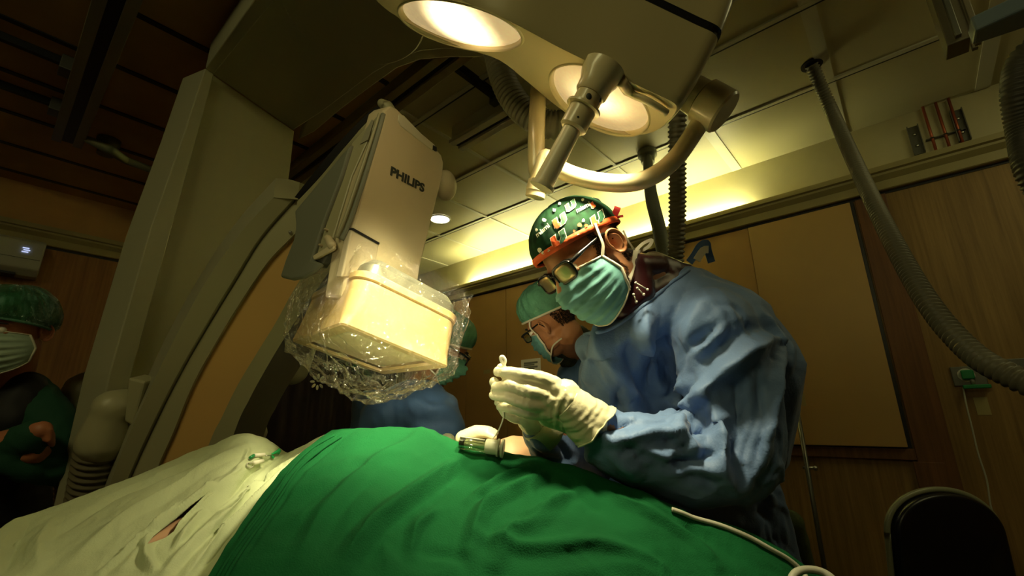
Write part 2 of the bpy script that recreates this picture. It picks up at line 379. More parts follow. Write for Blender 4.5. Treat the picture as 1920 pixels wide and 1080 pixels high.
# tall pale panel standing proud of the wall
t = thing('sliding_panel', 'tall plain pale tan panel standing proud of the wood wall, right of the surgeon', 'panel', (XW-.03, .34, 1.04))
b = B(); box(b, np.array((XW-.045, .075, 1.045)), np.array((XW-.018, .605, ZK-.028))); fin('board', b, M['cab2'], t, bev=.002)
b = B(); box(b, np.array((XW-.018, .060, 1.04)), np.array((XW-.001, .60, ZK-.02))); fin('backing', b, M['black'], t)
sbox('trim_7', (XW-.022, -.085, .80), (XW+.001, .052, ZK-.016), M['woodd'], .003)
sbox('trim_8', (XW-.026, .052, .985), (XW+.001, 1.55, 1.038), M['woodd'], .003)
sbox('trim_9', (XW-.024, -.045, .0), (XW+.001, .07, .98), M['woodd'], .003)
# notes and tape
def flat(name, x0, y0, x1, y1, m, lab, cat, th=.002, X=XW-.0155, n=0):
    a = on(x0, y0, 0, X); c = on(x1, y1, 0, X); bb = B(); box(bb, np.array((X, a[1], a[2])), np.array((X+th-.0005, c[1], c[2])))
    o = fin(name, bb, m, bev=.0003); return tag(o, lab, cat)
nt = flat('paper_note', 977, 675, 1014, 698, M['paper'], 'white paper note taped to the tan cabinet behind the surgeon', 'note')
bb = B()
for k in range(4):
    a = on(982, 680+k*4, 0, XW-.0162); c = on(1008-(k % 2)*6, 680.7+k*4, 0, XW-.0162); box(bb, np.array((XW-.0165, a[1], a[2])), np.array((XW-.0155, c[1], c[2])))
fin('written_lines', bb, M['dgrey'], nt)
flat('tape_strip', 907, 694, 919, 700, M['tape'], 'small pale tape scrap on the narrow tan cabinet, left of the gloved hands', 'tape')
flat('tape_strip', 1499, 738, 1512, 761, M['tape'], 'yellowed tape square on the tall pale panel beside the gown back', 'tape', X=XW-.0465)
flat('tape_strip', 1824, 745, 1860, 778, M['tape'], 'square of yellowed tape on the wood wall below the green plug', 'tape', X=XW-.0015)
# sockets, plug, cable
def socket(px, py, lab):
    c = on(px, py, 0, XW); t = thing('wall_socket', lab, 'socket', c, 'sockets on the wood wall')
    bb = B(); box(bb, c+np.array((-.010, -.058, -.045)), c+np.array((-.0005, .058, .045))); fin('plate', bb, M['steeld'], t, bev=.003)
    bb = B(); lathe(bb, c+np.array((-.0100, .008, .004)), (-1, 0, 0), [(0, .031), (.006, .030), (.006, .024), (.001, .023), (.001, .0)]); fin('insert', bb, M['wplastic'], t, smooth=False, auto=40)
    return c
c = socket(1816, 705, 'wall socket plate holding the green plug, left under the sagging hose')
socket(1896, 692, 'wall socket plate half hidden behind the sagging ribbed hose, no plug in it')
t = thing('power_plug', 'green power plug with a flat green tag hanging under it, in the left socket', 'plug', c+np.array((-.02, .004, 0)))
bb = B(); box(bb, c+np.array((-.042, -.018, -.016)), c+np.array((-.0165, .026, .026))); fin('plug_body', bb, M['gplastic'], t, bev=.005)
bb = B(); box(bb, c+np.array((-.05, -.062, -.060)), c+np.array((-.014, .032, -.042))); fin('tag', bb, M['gplastic'], t, bev=.004)
bb = B(); cyl(bb, c+np.array((-.03, -.006, -.014)), c+np.array((-.03, -.006, -.045)), .008); fin('strain_relief', bb, M['dgrey'], t, smooth=True)
cpts = [(1806, 727), (1812, 760), (1822, 800), (1834, 850), (1850, 900), (1858, 950), (1872, 985), (1880, 1030), (1890, 1090)]
bb = B(); tube(bb, spline([on(x, y, 0, XW-.03-(.01*i)) for i, (x, y) in enumerate(cpts)]+[np.array((XW-.12, -.36, .02)), np.array((XW-.2, -.5, .008))], 70), .0035, 8)
tag(fin('white_wire', bb, M['cable'], smooth=True), 'thin pale wire running down the wood wall from the green plug', 'wire')
# copper pipes and brackets on the frieze
for i, (px, lab) in enumerate(((1741, 'leftmost of three thin copper pipes clamped on the frieze'), (1765, 'middle one of three thin copper pipes clamped on the frieze'), (1789, 'rightmost of three thin copper pipes clamped on the frieze'))):
    c = on(px, 236-9*i, 0, XW-.012); t = thing('copper_pipe', lab, 'pipe', (XW-.012, c[1], ZK+.13), 'copper pipes on the frieze')
    bb = B(); cyl(bb, (XW-.010, c[1], ZK+.13), (XW-.010, c[1], ZC-.001), .0065, seg=10); fin('pipe', bb, M['copper'], t, smooth=True)
    bb = B(); lathe(bb, (XW-.010, c[1], 2.60), (0, 0, 1), [(0, .008), (.004, .014), (.008, .008)], 12); box(bb, np.array((XW-.014, c[1]-.026, 2.602)), np.array((XW+.009, c[1]+.026, 2.606))); fin('clamp', bb, M['steeld'], t)
for i, (x0, y0, x1, y1, lab) in enumerate(((1711, 237, 1724, 288, 'perforated steel bracket left of the copper pipes on the frieze'), (1790, 207, 1811, 263, 'perforated steel bracket right of the copper pipes on the frieze'))):
    a = on(x0, y0, 0, XW); c = on(x1, y1, 0, XW); ym = (a[1]+c[1])/2
    t = thing('wall_bracket', lab, 'bracket', (XW, ym, c[2]), 'steel brackets on the frieze')
    bb = B(); box(bb, np.array((XW+.0095, ym-.022, c[2])), np.array((XW+.003, ym+.022, a[2])))
    for s in (-1, 1): box(bb, np.array((XW+.0095, ym+s*.022-.002, c[2])), np.array((XW-.016, ym+s*.022+.002, a[2])))
    fin('channel', bb, M['steeld'], t)
    for z in (c[2]+.05, a[2]-.05):
        bb = B(); ell(bb, (XW+.002, ym, z), np.eye(3), (.006, .009, .009), 2); fin('bolt', bb, M['metal'], t, smooth=True)
# recessed downlight
c = on(825, 411, 2, ZC-.004); t = thing('downlight', 'round lit recessed downlight in the pale ceiling beside the detector housing', 'light', c)
bb = B(); lathe(bb, c+np.array((0, 0, .003)), (0, 0, -1), [(0, .088), (.007, .086), (.007, .078), (.003, .078)], cap=False); fin('trim_ring', bb, M['tbar'], t, auto=40)
bb = B(); lathe(bb, c+np.array((0, 0, .003)), (0, 0, -1), [(0, .078), (.004, .078), (.006, .05)]); fin('diffuser', bb, M['disc'], t, smooth=True)
# air conditioner on the left wall
t = thing('air_conditioner', 'pale wall-mounted air conditioner above the person in the dark apron', 'air conditioner', (-.35, YW-.1, 2.13))
pr = [(0, 2.13), (.13, 2.125), (.19, 2.16), (.20, 2.24), (.19, 2.34), (.15, 2.365), (0, 2.365)]
bb = B(); prism(bb, [(-.80, YW+.0-o_, z) for o_, z in pr], (.90, 0, 0)); fin('body', bb, mat('aircon_plastic', (.50, .52, .42), .3), t, bev=.01)
bb = B(); box(bb, np.array((-.78, YW-.165, 2.118)), np.array((.0, YW-.06, 2.131))); fin('louvre', bb, M['black'], t)
bb = B(); box(bb, np.array((-.79, YW-.2015, 2.222)), np.array((.09, YW-.196, 2.225))); fin('seam', bb, M['dgrey'], t)
dsp = mat('lit_display', (.4, .5, .9), .4, emit=(.55, .62, 1), estr=.9)
bb = B()
for k in range(3): box(bb, np.array((-.002+.006*(k % 2), YW-.2045, 2.262+.013*k)), np.array((.028+.006*(k % 2), YW-.2025, 2.268+.013*k)))
fin('display', bb, dsp, t)
# curtain with pale petal rosettes beside the corner, on the left wall
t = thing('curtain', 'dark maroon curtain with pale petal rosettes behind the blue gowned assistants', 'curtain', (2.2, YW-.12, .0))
bb = B(); n = 90; x0, x1 = 1.45, 2.95; rows = []
for z in (.05, 1.0, ZK-.1):
    rows.append([bb.verts.new((x0+(x1-x0)*i/n, YW-.12+.018*math.sin(i*.9)*(1 if z < 2 else .6), z)) for i in range(n+1)])
for a, c_ in zip(rows, rows[1:]):
    for i in range(n): bb.faces.new((a[i], a[i+1], c_[i+1], c_[i]))
o = fin('cloth', bb, M['curtain'], t, smooth=True); so = o.modifiers.new('s', 'SOLIDIFY'); so.thickness = .004
bb = B(); cyl(bb, (x0-.05, YW-.12, ZK-.09), (x1+.03, YW-.12, ZK-.09), .012); fin('rod', bb, M['metal'], t, smooth=True)
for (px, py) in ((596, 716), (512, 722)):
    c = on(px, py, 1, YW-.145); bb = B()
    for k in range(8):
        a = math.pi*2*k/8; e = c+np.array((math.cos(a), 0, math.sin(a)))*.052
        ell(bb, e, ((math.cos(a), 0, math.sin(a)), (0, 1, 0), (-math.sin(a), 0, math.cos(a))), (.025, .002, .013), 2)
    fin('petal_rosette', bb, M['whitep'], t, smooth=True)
# thin pole (drip stand) by the tall panel
t = thing('drip_stand', 'thin grey metal pole with a small clamp knob beside the gown back', 'stand', (2.9, .45, 0))
a = on(1492, 752, 0, 2.9); c = on(1548, 1078, 0, 2.9); d = (c-a)/(a[2]-c[2]); ft = a+d*(a[2]-.04)
bb = B(); cyl(bb, a, ft, .011, seg=12); fin('pole', bb, M['steeld'], t, smooth=True)
c = on(1514, 877, 0, 2.9); bb = B(); cyl(bb, c-np.array((0, .03, 0)), c+np.array((0, .02, 0)), .008, seg=10); ell(bb, c-np.array((0, .035, 0)), np.eye(3), (.013,)*3, 2); fin('knob', bb, M['metal'], t, smooth=True)
for k in range(4):
    an = k*math.pi/2+.78; bb = B(); cyl(bb, ft, ft+np.array((.13*math.cos(an), .13*math.sin(an), -.025)), .012, .009, 10); fin('leg', bb, M['steeld'], t, smooth=True)
# black chair with pale rim
t = thing('chair', 'black padded chair with a pale tubular rim against the wood wall', 'chair', P(1780, 1100, 1.75)*np.array((1, 1, 0)))
cb = P(1772, 1010, 1.62); ax = cr*np.array((1, 1, 0)); ax /= np.linalg.norm(ax); fw = np.cross(np.array((0, 0, 1.0)), ax)  # fw: away from camera
back = lambda s, h: cb+ax*s+np.array((0, 0, 1.0))*h+fw*(-.10*(h))
out = []
for k in range(41):
    a = math.pi*k/40; out.append((.205*math.cos(a)*(1.0), .0+.165*math.sin(a)**.85))
rim = [(.215, -.35)]+[(.215, -.2)]+out+[(-.215, -.2), (-.215, -.35)]
bb = B(); tube(bb, spline([back(s, h) for s, h in rim], 90), .010, 10); fin('frame', bb, mat('chair_rim', (.26, .27, .17), .35), t, smooth=True)
bb = B(); pol = [(s*.95, h*.94) for s, h in rim]; prism(bb, [back(s, h)+fw*.012 for s, h in pol], -fw*.05); fin('backrest', bb, M['blackvin'], t, bev=.015, seg=4, smooth=True)
bb = B(); sc = cb+np.array((0, 0, -.47))-fw*.18
prism(bb, [sc+ax*s*.22+fw*q*.2 for s, q in ((-1, -1), (1, -1), (1, 1), (-1, 1))], (0, 0, .06)); fin('seat', bb, M['blackvin'], t, bev=.02, seg=3, smooth=True)
for s in (-1, 1):
    for q in (-1, 1):
        a = sc+ax*s*.2+fw*q*.18; bb = B(); top = a+np.array((0, 0, .02 if q < 0 else .18)); cyl(bb, top, np.array((a[0]+ax[0]*s*.03, a[1]+ax[1]*s*.03, 0)), .010, seg=10); fin('leg', bb, M['steeld'], t, smooth=True)
# ------------------------------------------------------------------ ceiling rails
def rail(name, lab, x0, x1, ya, yb, z0, m, fl=0.02, grp='ceiling rails'):
    t = thing(name, lab, 'rail', ((x0+x1)/2, (ya+yb)/2, ZC), grp)
    bb = B(); box(bb, np.array((x0, ya, z0)), np.array((x1, yb, ZC-.001))); fin('beam', bb, m, t, bev=.002)
    for s in (x0, x1):
        bb = B(); box(bb, np.array((s-fl, ya+.002, z0-.022)), np.array((s+fl, yb, z0-.001))); fin('flange', bb, m, t, bev=.002)
    bb = B(); box(bb, np.array((x0+.02, ya+.001, z0-.006)), np.array((x1-.02, yb, z0+.001))); fin('slot', bb, M['black'], t)
    return t
rail('ceiling_rail', 'dark grey ceiling rail ending over the air conditioner on the left', .0, .085, Y0+.1, 3.30, 2.71, mat('dark_rail_paint', (.20, .18, .13), .4))
rail('ceiling_rail', 'long dark ceiling rail passing behind the detector housing', 1.02, 1.09, 1.0, YW-.05, 2.72, mat('brown_rail_paint', (.20, .15, .07), .45))
rail('ceiling_rail', 'short aluminium double rail behind the ribbed hose of the surgical light', 1.46, 1.53, -.6, 1.70, 2.70, M['alu'])
# cross ties between rails
for i, (y, xa, xb, lab) in enumerate(((1.32, 1.13, 1.44, 'black cross tie between two ceiling rails under the surgical light'),)):
    t = thing('cross_tie', lab, 'ceiling tie', ((xa+xb)/2, y, ZC)); bb = B(); box(bb, np.array((xa, y-.012, 2.75)), np.array((xb, y+.012, ZC-.001))); fin('bar', bb, M['black'], t)
    bb = B(); box(bb, np.array((xb-.04, y-.03, 2.73)), np.array((xb+.0, y+.03, ZC-.001))); fin('bracket', bb, M['steeld'], t, bev=.003)
for (x, ya, yb, lab) in ((-.55, 2.630, 2.655, 'dark slot bar in the brown ceiling left of the rail, nearer the camera'), (-.55, 3.05, 3.075, 'dark slot bar in the brown ceiling left of the rail, nearer the wall')):
    t = thing('ceiling_slot', lab, 'ceiling slot', (x, ya, ZC)); bb = B(); box(bb, np.array((x-1, ya, 2.765)), np.array((-.0, yb, ZC-.001))); fin('bar', bb, M['black'], t)
    bb = B(); box(bb, np.array((-.06, ya-.03, 2.73)), np.array((-.003, yb+.03, ZC-.001))); fin('end_bracket', bb, M['steeld'], t, bev=.003)
# swivel arm under the brown ceiling
t = thing('swivel_arm', 'dark swivel arm bolted under the brown ceiling at the end of the left rail', 'arm', on(215, 270, 2, ZC))
bb = B(); lathe(bb, on(205, 262, 2, ZC-.001), (0, 0, -1), [(0, .055), (.03, .055), (.06, .04), (.1, .04)]); fin('joint', bb, M['steeld'], t, auto=40)
bb = B(); chain(bb, [(on(165, 262, 2, 2.70), .02), (on(205, 280, 2, 2.68), .028), (on(235, 300, 2, 2.69), .024), (on(335, 338, 2, 2.70), .016)]); fin('arm', bb, M['dgrey'], t, smooth=True)
# hanging rail column at upper right with grey arm
t = thing('monitor_column', 'dark fluted hanging column at the top right corner holding a grey arm', 'column', P(1800, 40, 1.55))
pz = on(1797, 92, 2, 2.42); xx = np.array((1, 0, 0.)); yy = np.array((0, 1., 0))
bb = B(); box(bb, pz+np.array((-.045, -.03, 0)), np.array((pz[0]+.045, pz[1]+.03, ZC-.001))); fin('column', bb, M['olived'], t, bev=.003)
for k, (dx, dy) in enumerate(((-.045, -.045), (0, -.048), (.04, -.045), (-.06, 0))):
    bb = B(); box(bb, pz+np.array((dx-.010, dy-.008, -.02+.01*k)), np.array((pz[0]+dx+.010, pz[1]+dy+.008, ZC-.001))); fin('flute', bb, M['olived'] if k < 3 else M['steeld'], t, bev=.002)
bb = B(); plane_slab(bb, P(1830, 80, 1.33), np.array((0, 0, 1.0)), [(1823, 86), (1925, 52), (1990, 30), (1990, -10), (1925, 14), (1828, 58)], (0, 0, .05)); fin('arm', bb, M['blue'], t, bev=.006)
# ------------------------------------------------------------------ hoses
def hose(name, lab, pts, r, m=None, pitch=.012, depth=.0035):
    bb = B(); hoseb(bb, [P(*p) for p in pts], r, pitch, depth); return tag(fin(name, bb, m or M['hose'], smooth=True), lab, 'hose')
e = on(1522, 122, 2, ZC-.003); bb = B(); lathe(bb, e+np.array((0, 0, .002)), (0, 0, -1), [(0, .045), (.006, .045), (.007, .035)]); 
t = thing('ceiling_hose', 'long ribbed grey hose sagging from the ceiling to the lower right edge', 'hose', e)
fin('ceiling_collar', bb, M['black'], t)
bb = B(); hoseb(bb, [e, P(1560, 210, 2.15), P(1610, 320, 1.85), P(1665, 435, 1.55), P(1735, 560, 1.30), P(1810, 650, 1.15), P(1885, 700, 1.05), P(1990, 735, .98), P(2120, 720, .98)], .029, .015, .0055, n=80); fin('hose', bb, M['hose'], t, smooth=True)
e = on(1213, 284, 2, ZC-.003); t = thing('ceiling_hose', 'smooth grey hose dropping from a ceiling collar behind the surgeon, left of the ribbed one', 'hose', e)
bb = B(); lathe(bb, e, (0, 0, -1), [(0, .058), (.035, .058), (.05, .042), (.08, .04)]); fin('ceiling_collar', bb, M['dgrey'], t, auto=35)
bb = B(); hoseb(bb, [e-np.array((0, 0, .04)), P(1220, 360, 1.95), P(1236, 430, 1.75), P(1248, 500, 1.6), P(1256, 620, 1.55)], .026, .008, .001); fin('hose', bb, M['dgrey'], t, smooth=True)
hose('ribbed_hose', 'upright ribbed grey hose hanging from behind the surgical light to the gown collar', [(1274, 120, 1.45), (1270, 210, 1.45), (1270, 300, 1.48), (1270, 400, 1.52), (1266, 500, 1.55), (1262, 640, 1.6)], .029, pitch=.015, depth=.005)
hose('ribbed_hose', 'thick ribbed hose looping behind the surgical light and its pale pole', [(955, -30, 1.25), (932, 60, 1.22), (938, 130, 1.2), (965, 190, 1.17), (1010, 228, 1.15), (1060, 232, 1.15), (1110, 205, 1.2), (1160, 130, 1.25)], .036, depth=.004)
hose('ribbed_hose', 'dark ribbed hose cut by the right picture edge near the cornice', [(1990, 60, 1.2), (1925, 110, 1.25), (1912, 170, 1.25), (1922, 240, 1.25), (1945, 330, 1.2), (2010, 420, 1.2)], .040, mat('dark_hose', (.07, .065, .045), .5), depth=.004)
# ================================================================== CEILING-HUNG C-ARM
def nrm(a): a = np.array(a, float); return a/np.linalg.norm(a)
carm = thing('c_arm', 'large olive grey ceiling-hung C-shaped X-ray arm filling the left of the room', 'X-ray machine', P(560, 60, 1.8))
pa, pb = on(385, 130, 2, 2.62), on(550, 245, 2, 2.62)
hn = nrm(np.cross(pb-pa, (0, 0, 1.0)))
if hn@cf < 0: hn = -hn                                   # horizontal normal of the hanging plate, away from the camera
UZ = np.array((0, 0, 1.0))
def smoothpx(px, n): return [tuple(q) for q in spline(px, n)]
# horizontal overarm
b = B(); prism(b, [on(x, y, 2, 2.62) for x, y in [(385, 130), (420, 86), (505, -8), (620, -150), (860, -130), (1010, 30), (880, 95), (835, 92), (790, 96), (745, 112), (700, 138), (655, 172), (600, 213), (560, 238), (550, 245)]], UZ*.10)
fin('overarm', b, M['olive'], carm, bev=.006)
b = B(); prism(b, [on(x, y, 2, 2.66) for x, y in [(560, 262), (590, 247), (640, 205), (700, 160), (745, 128), (790, 112), (840, 108), (905, 108), (930, 60), (840, 60), (700, 100), (600, 170)]], UZ*.08)
fin('overarm_cover', b, M['olive'], carm, bev=.006)
# rotation disc under the overarm
c0 = on(668, 20, 2, 2.62); b = B(); lathe(b, c0, (0, 0, -1), [(-.01, .25), (.012, .247), (.018, .24), (.018, 0)], 56); fin('rotation_disc', b, M['olive'], carm, auto=40)
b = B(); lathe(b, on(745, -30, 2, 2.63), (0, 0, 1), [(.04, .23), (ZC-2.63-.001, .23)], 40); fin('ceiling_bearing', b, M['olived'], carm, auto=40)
# hanging plate with narrow side flange
def onpl(x, y, o=0): return onplane(x, y, pa+hn*o, hn)
b = B(); prism(b, [onpl(x, y) for x, y in [(388, 132), (552, 246), (546, 300), (536, 380), (515, 500), (470, 700), (420, 1000), (150, 1000), (222, 700), (300, 430), (352, 250)]], hn*.10); fin('hanging_plate', b, M['olive'], carm, bev=.004)
b = B(); prism(b, [onpl(x, y, -.04) for x, y in [(385, 128), (402, 138), (372, 250), (322, 430), (248, 700), (175, 1000), (140, 1000), (205, 700), (282, 430), (345, 250)]], hn*.14); fin('side_flange', b, mat('pale_olive_enamel', (.34, .33, .21), .4), carm, bev=.004)
b = B(); prism(b, [on(x, y, 2, 2.59) for x, y in [(385, 128), (402, 138), (540, -30), (518, -60)]], UZ*.13); fin('overarm_flange', b, mat('pale_olive_enamel', (.34, .33, .21), .4), carm, bev=.004)
# the C itself: lanes lofted along the arc
def lane(name, L, R, dl, dr, th, m, n=40, bev=.002):
    """L, R: edge polylines in the picture, dl, dr: their distances at top and bottom; closed solid of thickness th away from the viewer"""
    a = spline(L, n); c = spline(R, n); bb = B(); rows = []
    for i in range(n+1):
        t = i/n; A = P(*a[i], dl[0]+(dl[1]-dl[0])*t); C_ = P(*c[i], dr[0]+(dr[1]-dr[0])*t); o_ = cf*th+cr*.0
        rows.append([bb.verts.new(V3(q)) for q in (A, C_, C_+o_, A+o_)])
    for r1, r2 in zip(rows, rows[1:]):
        for k in range(4): bb.faces.new((r1[k], r1[(k+1) % 4], r2[(k+1) % 4], r2[k]))
    bb.faces.new(rows[0][::-1]); bb.faces.new(rows[-1])
    return fin(name, bb, m, carm, auto=38)
e0 = [(517, 334), (445, 414), (379, 511), (318, 619), (270, 721), (216, 838), (185, 910), (120, 1080)]
e1 = [(513, 370), (460, 426), (397, 511), (342, 607), (288, 715), (234, 834), (204, 914), (140, 1080)]
e2 = [(549, 374), (488, 444), (440, 520), (381, 617), (332, 703), (288, 790), (236, 905), (168, 1080)]
e2b = [(557, 368), (494, 446), (446, 523), (386, 621), (338, 705), (294, 792), (243, 905), (176, 1080)]
top2 = [(726, 186), (690, 212), (640, 262), (590, 322), (549, 374)]
top2b = [(740, 200), (697, 219), (650, 270), (600, 330), (557, 376)]
e3 = [(600, 385), (550, 441), (503, 490), (451, 566), (403, 645), (361, 722), (324, 812), (290, 890), (220, 1080)]
e4 = [(660, 400), (606, 462), (553, 540), (517, 605), (481, 663), (445, 723), (415, 784), (388, 842), (300, 1080)]
e5 = [(700, 410), (640, 480), (585, 555), (535, 631), (499, 691), (468, 748), (436, 820), (350, 1080)]
e6 = [(760, 420), (690, 500), (630, 575), (578, 640), (525, 720), (493, 776), (466, 840), (400, 1080)]
Dt, Db = 1.32, 1.30
lane('sleeve_edge', e0, e1, (Dt+.10, Db+.10), (Dt-.03, Db-.03), .08, mat('pale_olive_enamel', (.34, .33, .21), .4))
lane('sleeve_face', e1, e2, (Dt-.03, Db-.03), (Dt-.01, Db-.01), .16, M['olive'])
lane('groove', e2, e2b, (Dt+.015, Db+.015), (Dt+.015, Db+.015), .1, M['black'])
lane('inner_rail', [(557, 374)]+e2b[1:], e3, (Dt, Db), (Dt-.0, Db-.0), .12, M['olive'])
lane('arc_cover', e3, e4, (Dt+.012, Db+.012), (Dt+.012, Db+.012), .10, M['orange'])
lane('outer_rail', e4, e5, (Dt, Db), (Dt+.01, Db+.01), .12, M['olive'])
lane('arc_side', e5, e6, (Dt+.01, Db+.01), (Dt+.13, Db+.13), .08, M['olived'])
lane('sleeve_cap', [(517, 334), (540, 336), (562, 342)], [(513, 370), (535, 372), (558, 374)], (Dt+.1, Dt+.12), (Dt-.032, Dt-.012), .05, M['olive'])
# black cable slot running up behind the housing, rail below it
lane('cable_slot', top2, top2b, (1.22, Dt), (1.22, Dt), .10, M['black'])
lane('upper_rail', [(738, 200), (697, 221), (650, 272), (600, 332), (557, 378)], [(745, 212), (700, 236), (662, 268), (610, 332), (556, 396)], (1.19, Dt-.02), (1.18, Dt-.02), .10, M['olive'])
b = B(); chain(b, [(P(716, 194, 1.21), .012), (P(726, 200, 1.19), .016), (P(740, 215, 1.18), .010)]); fin('slot_end', b, M['olive'], carm, smooth=True)
# screws and seams on the rails
for (x, y) in ((476, 448), (545, 436), (428, 520)):
    b = B(); q = P(x, y, Dt-.004+.1*(.0)); ell(b, q, np.eye(3), (.006,)*3, 2); fin('screw', b, M['metal'], carm, smooth=True)
# tilted housing with lettering
pv = lambda l: [P(x, y, d) for x, y, d in l]
hA, hB, hC = P(722, 208, 1.08), P(661, 430, 1.00), P(831, 305, 1.27)
hN = nrm(np.cross(hB-hA, hC-hA)); hN = hN if hN@cf > 0 else -hN
def onh(x, y, o=0): return onplane(x, y, hA+hN*o, hN)
hous = [(722, 206), (733, 197), (745, 203), (818, 278), (829, 290), (833, 306), (831, 330), (789, 500), (780, 560), (640, 560), (661, 430)]
b = B(); prism(b, [onh(x, y) for x, y in hous], hN*.06); fin('detector_housing', b, M['beige'], carm, bev=.008, seg=3)
b = B(); prism(b, [onh(x, y, -.0025) for x, y in [(748, 214), (757, 216), (790, 250), (816, 272), (820, 282), (812, 283), (752, 236), (747, 226)]], hN*.02); fin('top_plate', b, mat('bright_plate', (.60, .58, .42), .3), carm, bev=.002)
b = B(); prism(b, [onh(x, y, -.003) for x, y in [(812, 272), (819, 276), (819, 284), (811, 281)]], hN*.02); fin('plate_latch', b, M['black'], carm)
b = B(); prism(b, [onh(x, y, -.002) for x, y in [(660, 428), (711, 457), (700, 520), (640, 520)]], hN*.02); fin('neck_cover', b, mat('greyer_beige', (.46, .40, .27), .45), carm, bev=.003)
b = B(); prism(b, [onh(x, y, -.0035) for x, y in [(662, 427), (712, 455), (711, 459), (660, 431)]], hN*.01); fin('neck_gap', b, M['black'], carm)
b = B(); q = onh(836, 348, .12); ell(b, q, (cr, cu, cf), (.035, .05, .05), 3); fin('side_knob', b, M['beige'], carm, smooth=True)
o0 = onh(731, 327, -.001); ox = onh(796, 361, -.001)-o0; oy = onh(736, 309, -.001)-o0; oy = oy-ox*(oy@ox)/(ox@ox)
me, tx = textobj('lettering', 'PHILIPS', .0305, M['text'], carm, o0, ox, oy, ext=.0006, bold=.0011)
v = getv(me); xn = nrm(ox); L_ = (v-o0)@xn; sc_ = (np.linalg.norm(ox)*.98)/max(L_); v = v+np.outer(L_*(sc_-1), xn); setv(me, v)
if np.cross(ox, oy)@cf > 0: me.flip_normals()
# side face of the housing: ribbed gasket, panel with handle, flat grey cover
sN_pts = (hA, hB)
sN = nrm(np.cross(hB-hA, hN)); sN = sN if sN@cr > 0 else -sN      # side plane square to the lettered face; sN points into the housing
def ons(x, y, o=0): return onplane(x, y, sN_pts[0]+sN*o, sN)
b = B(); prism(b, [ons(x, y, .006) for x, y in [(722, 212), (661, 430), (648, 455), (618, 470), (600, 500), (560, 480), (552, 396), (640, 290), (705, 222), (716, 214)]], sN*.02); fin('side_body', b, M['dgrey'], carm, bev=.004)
b = B(); prism(b, [ons(x, y, -.004) for x, y in [(659, 268), (640, 330), (606, 420), (585, 486), (600, 480), (622, 455), (660, 330), (700, 240), (712, 220), (706, 217)]], sN*.012); fin('side_panel', b, M['olive'], carm, bev=.004)
for (l, m_) in (([(713, 214), (700, 255), (670, 345), (648, 410), (632, 446)], M['olive']), ([(719, 214), (706, 260), (680, 345), (655, 418), (640, 450)], M['dgrey'])):
    b = B(); tube(b, spline([ons(x, y, -.006) for x, y in l], 20), .0055, 10); fin('gasket', b, m_, carm, smooth=True)
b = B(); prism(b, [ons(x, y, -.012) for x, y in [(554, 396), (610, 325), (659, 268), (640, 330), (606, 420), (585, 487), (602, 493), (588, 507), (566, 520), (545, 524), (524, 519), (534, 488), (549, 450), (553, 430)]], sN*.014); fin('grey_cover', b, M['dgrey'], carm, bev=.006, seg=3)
b = B(); prism(b, [ons(x, y, -.006) for x, y in [(697, 224), (701, 226), (690, 262), (675, 270), (683, 250)]], cf*.004); fin('rating_label', b, mat('grey_label', (.30, .29, .2), .6), carm)
b = B(); prism(b, [ons(x, y, -.014) for x, y in [(585, 480), (622, 457), (627, 462), (626, 468), (588, 488)]], cf*.015); fin('lever', b, M['beige'], carm, bev=.004, seg=3)
b = B(); chain(b, [(ons(616, 448, -.010), .009), (ons(622, 460, -.012), .010)]); fin('lever_joint', b, M['beige'], carm, smooth=True)
for (x, y, r_) in ((616, 447, .007), (614, 432, .003), (604, 461, .003)):
    b = B(); lathe(b, ons(x, y, -.004), -sN, [(0, r_), (.006, r_), (.009, r_*.6)], 16); fin('screw', b, M['beige'], carm, smooth=False, auto=35)
# lower bulbs (joint covers) by the arc, left and right, with bellows
def blob(name, prims, m, parent, vox=.008):
    bb = B()
    for p_ in prims:
        if len(p_) == 4: capsule(bb, *p_)
    me_ = fuse(bb, vox, 5); return mk(name, me_, m, parent)
jc = thing('bellows_joint', 'nearer grey bulb-shaped joint cover on ribbed bellows beside the C-shaped arm', 'joint cover', P(205, 820, 1.33), 'bulb-shaped joint covers beside the arm')
blob('bulb_cover', [(P(212, 765, 1.33), P(195, 825, 1.33), .050, .069), (P(235, 760, 1.35), P(212, 765, 1.33), .05, .055)], M['olive'], jc)
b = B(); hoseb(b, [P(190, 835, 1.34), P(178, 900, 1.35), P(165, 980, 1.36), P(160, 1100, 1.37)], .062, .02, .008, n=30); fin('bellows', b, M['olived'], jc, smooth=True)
b = B(); prism(b, [P(x, y, 1.31) for x, y in [(240, 708), (272, 716), (250, 800), (232, 790)]], cf*.06); fin('clip', b, M['olive'], jc, bev=.006)
jc = thing('bellows_joint', 'further grey bulb-shaped joint cover on ribbed bellows, partly behind the nearer bulb', 'joint cover', P(165, 740, 1.75), 'bulb-shaped joint covers beside the arm')
blob('bulb_cover', [(P(165, 735, 1.75), P(160, 765, 1.75), .082, .08), (P(165, 735, 1.75), P(195, 725, 1.78), .07, .05)], M['olive'], jc)
b = B(); hoseb(b, [P(150, 772, 1.75), P(150, 850, 1.78), P(150, 1000, 1.8)], .075, .02, .008, n=30); fin('bellows', b, M['olived'], jc, smooth=True)
jc = thing('joint_knob', 'small rounded grey knob right of the C-shaped arm, just above the pale drape', 'knob', P(480, 800, 1.66))
blob('knob', [(P(480, 798, 1.66), P(482, 812, 1.66), .034, .036), (P(486, 772, 1.68), P(483, 800, 1.66), .008, .012)], M['olive'], jc, .005)
jc = thing('tube_cover', 'rounded dark grey cover half hidden behind the plastic wrapped detector', 'cover', P(545, 690, 1.68))
blob('rounded_cover', [(P(560, 640, 1.7), P(548, 692, 1.66), .07, .06)], M['olive'], jc)
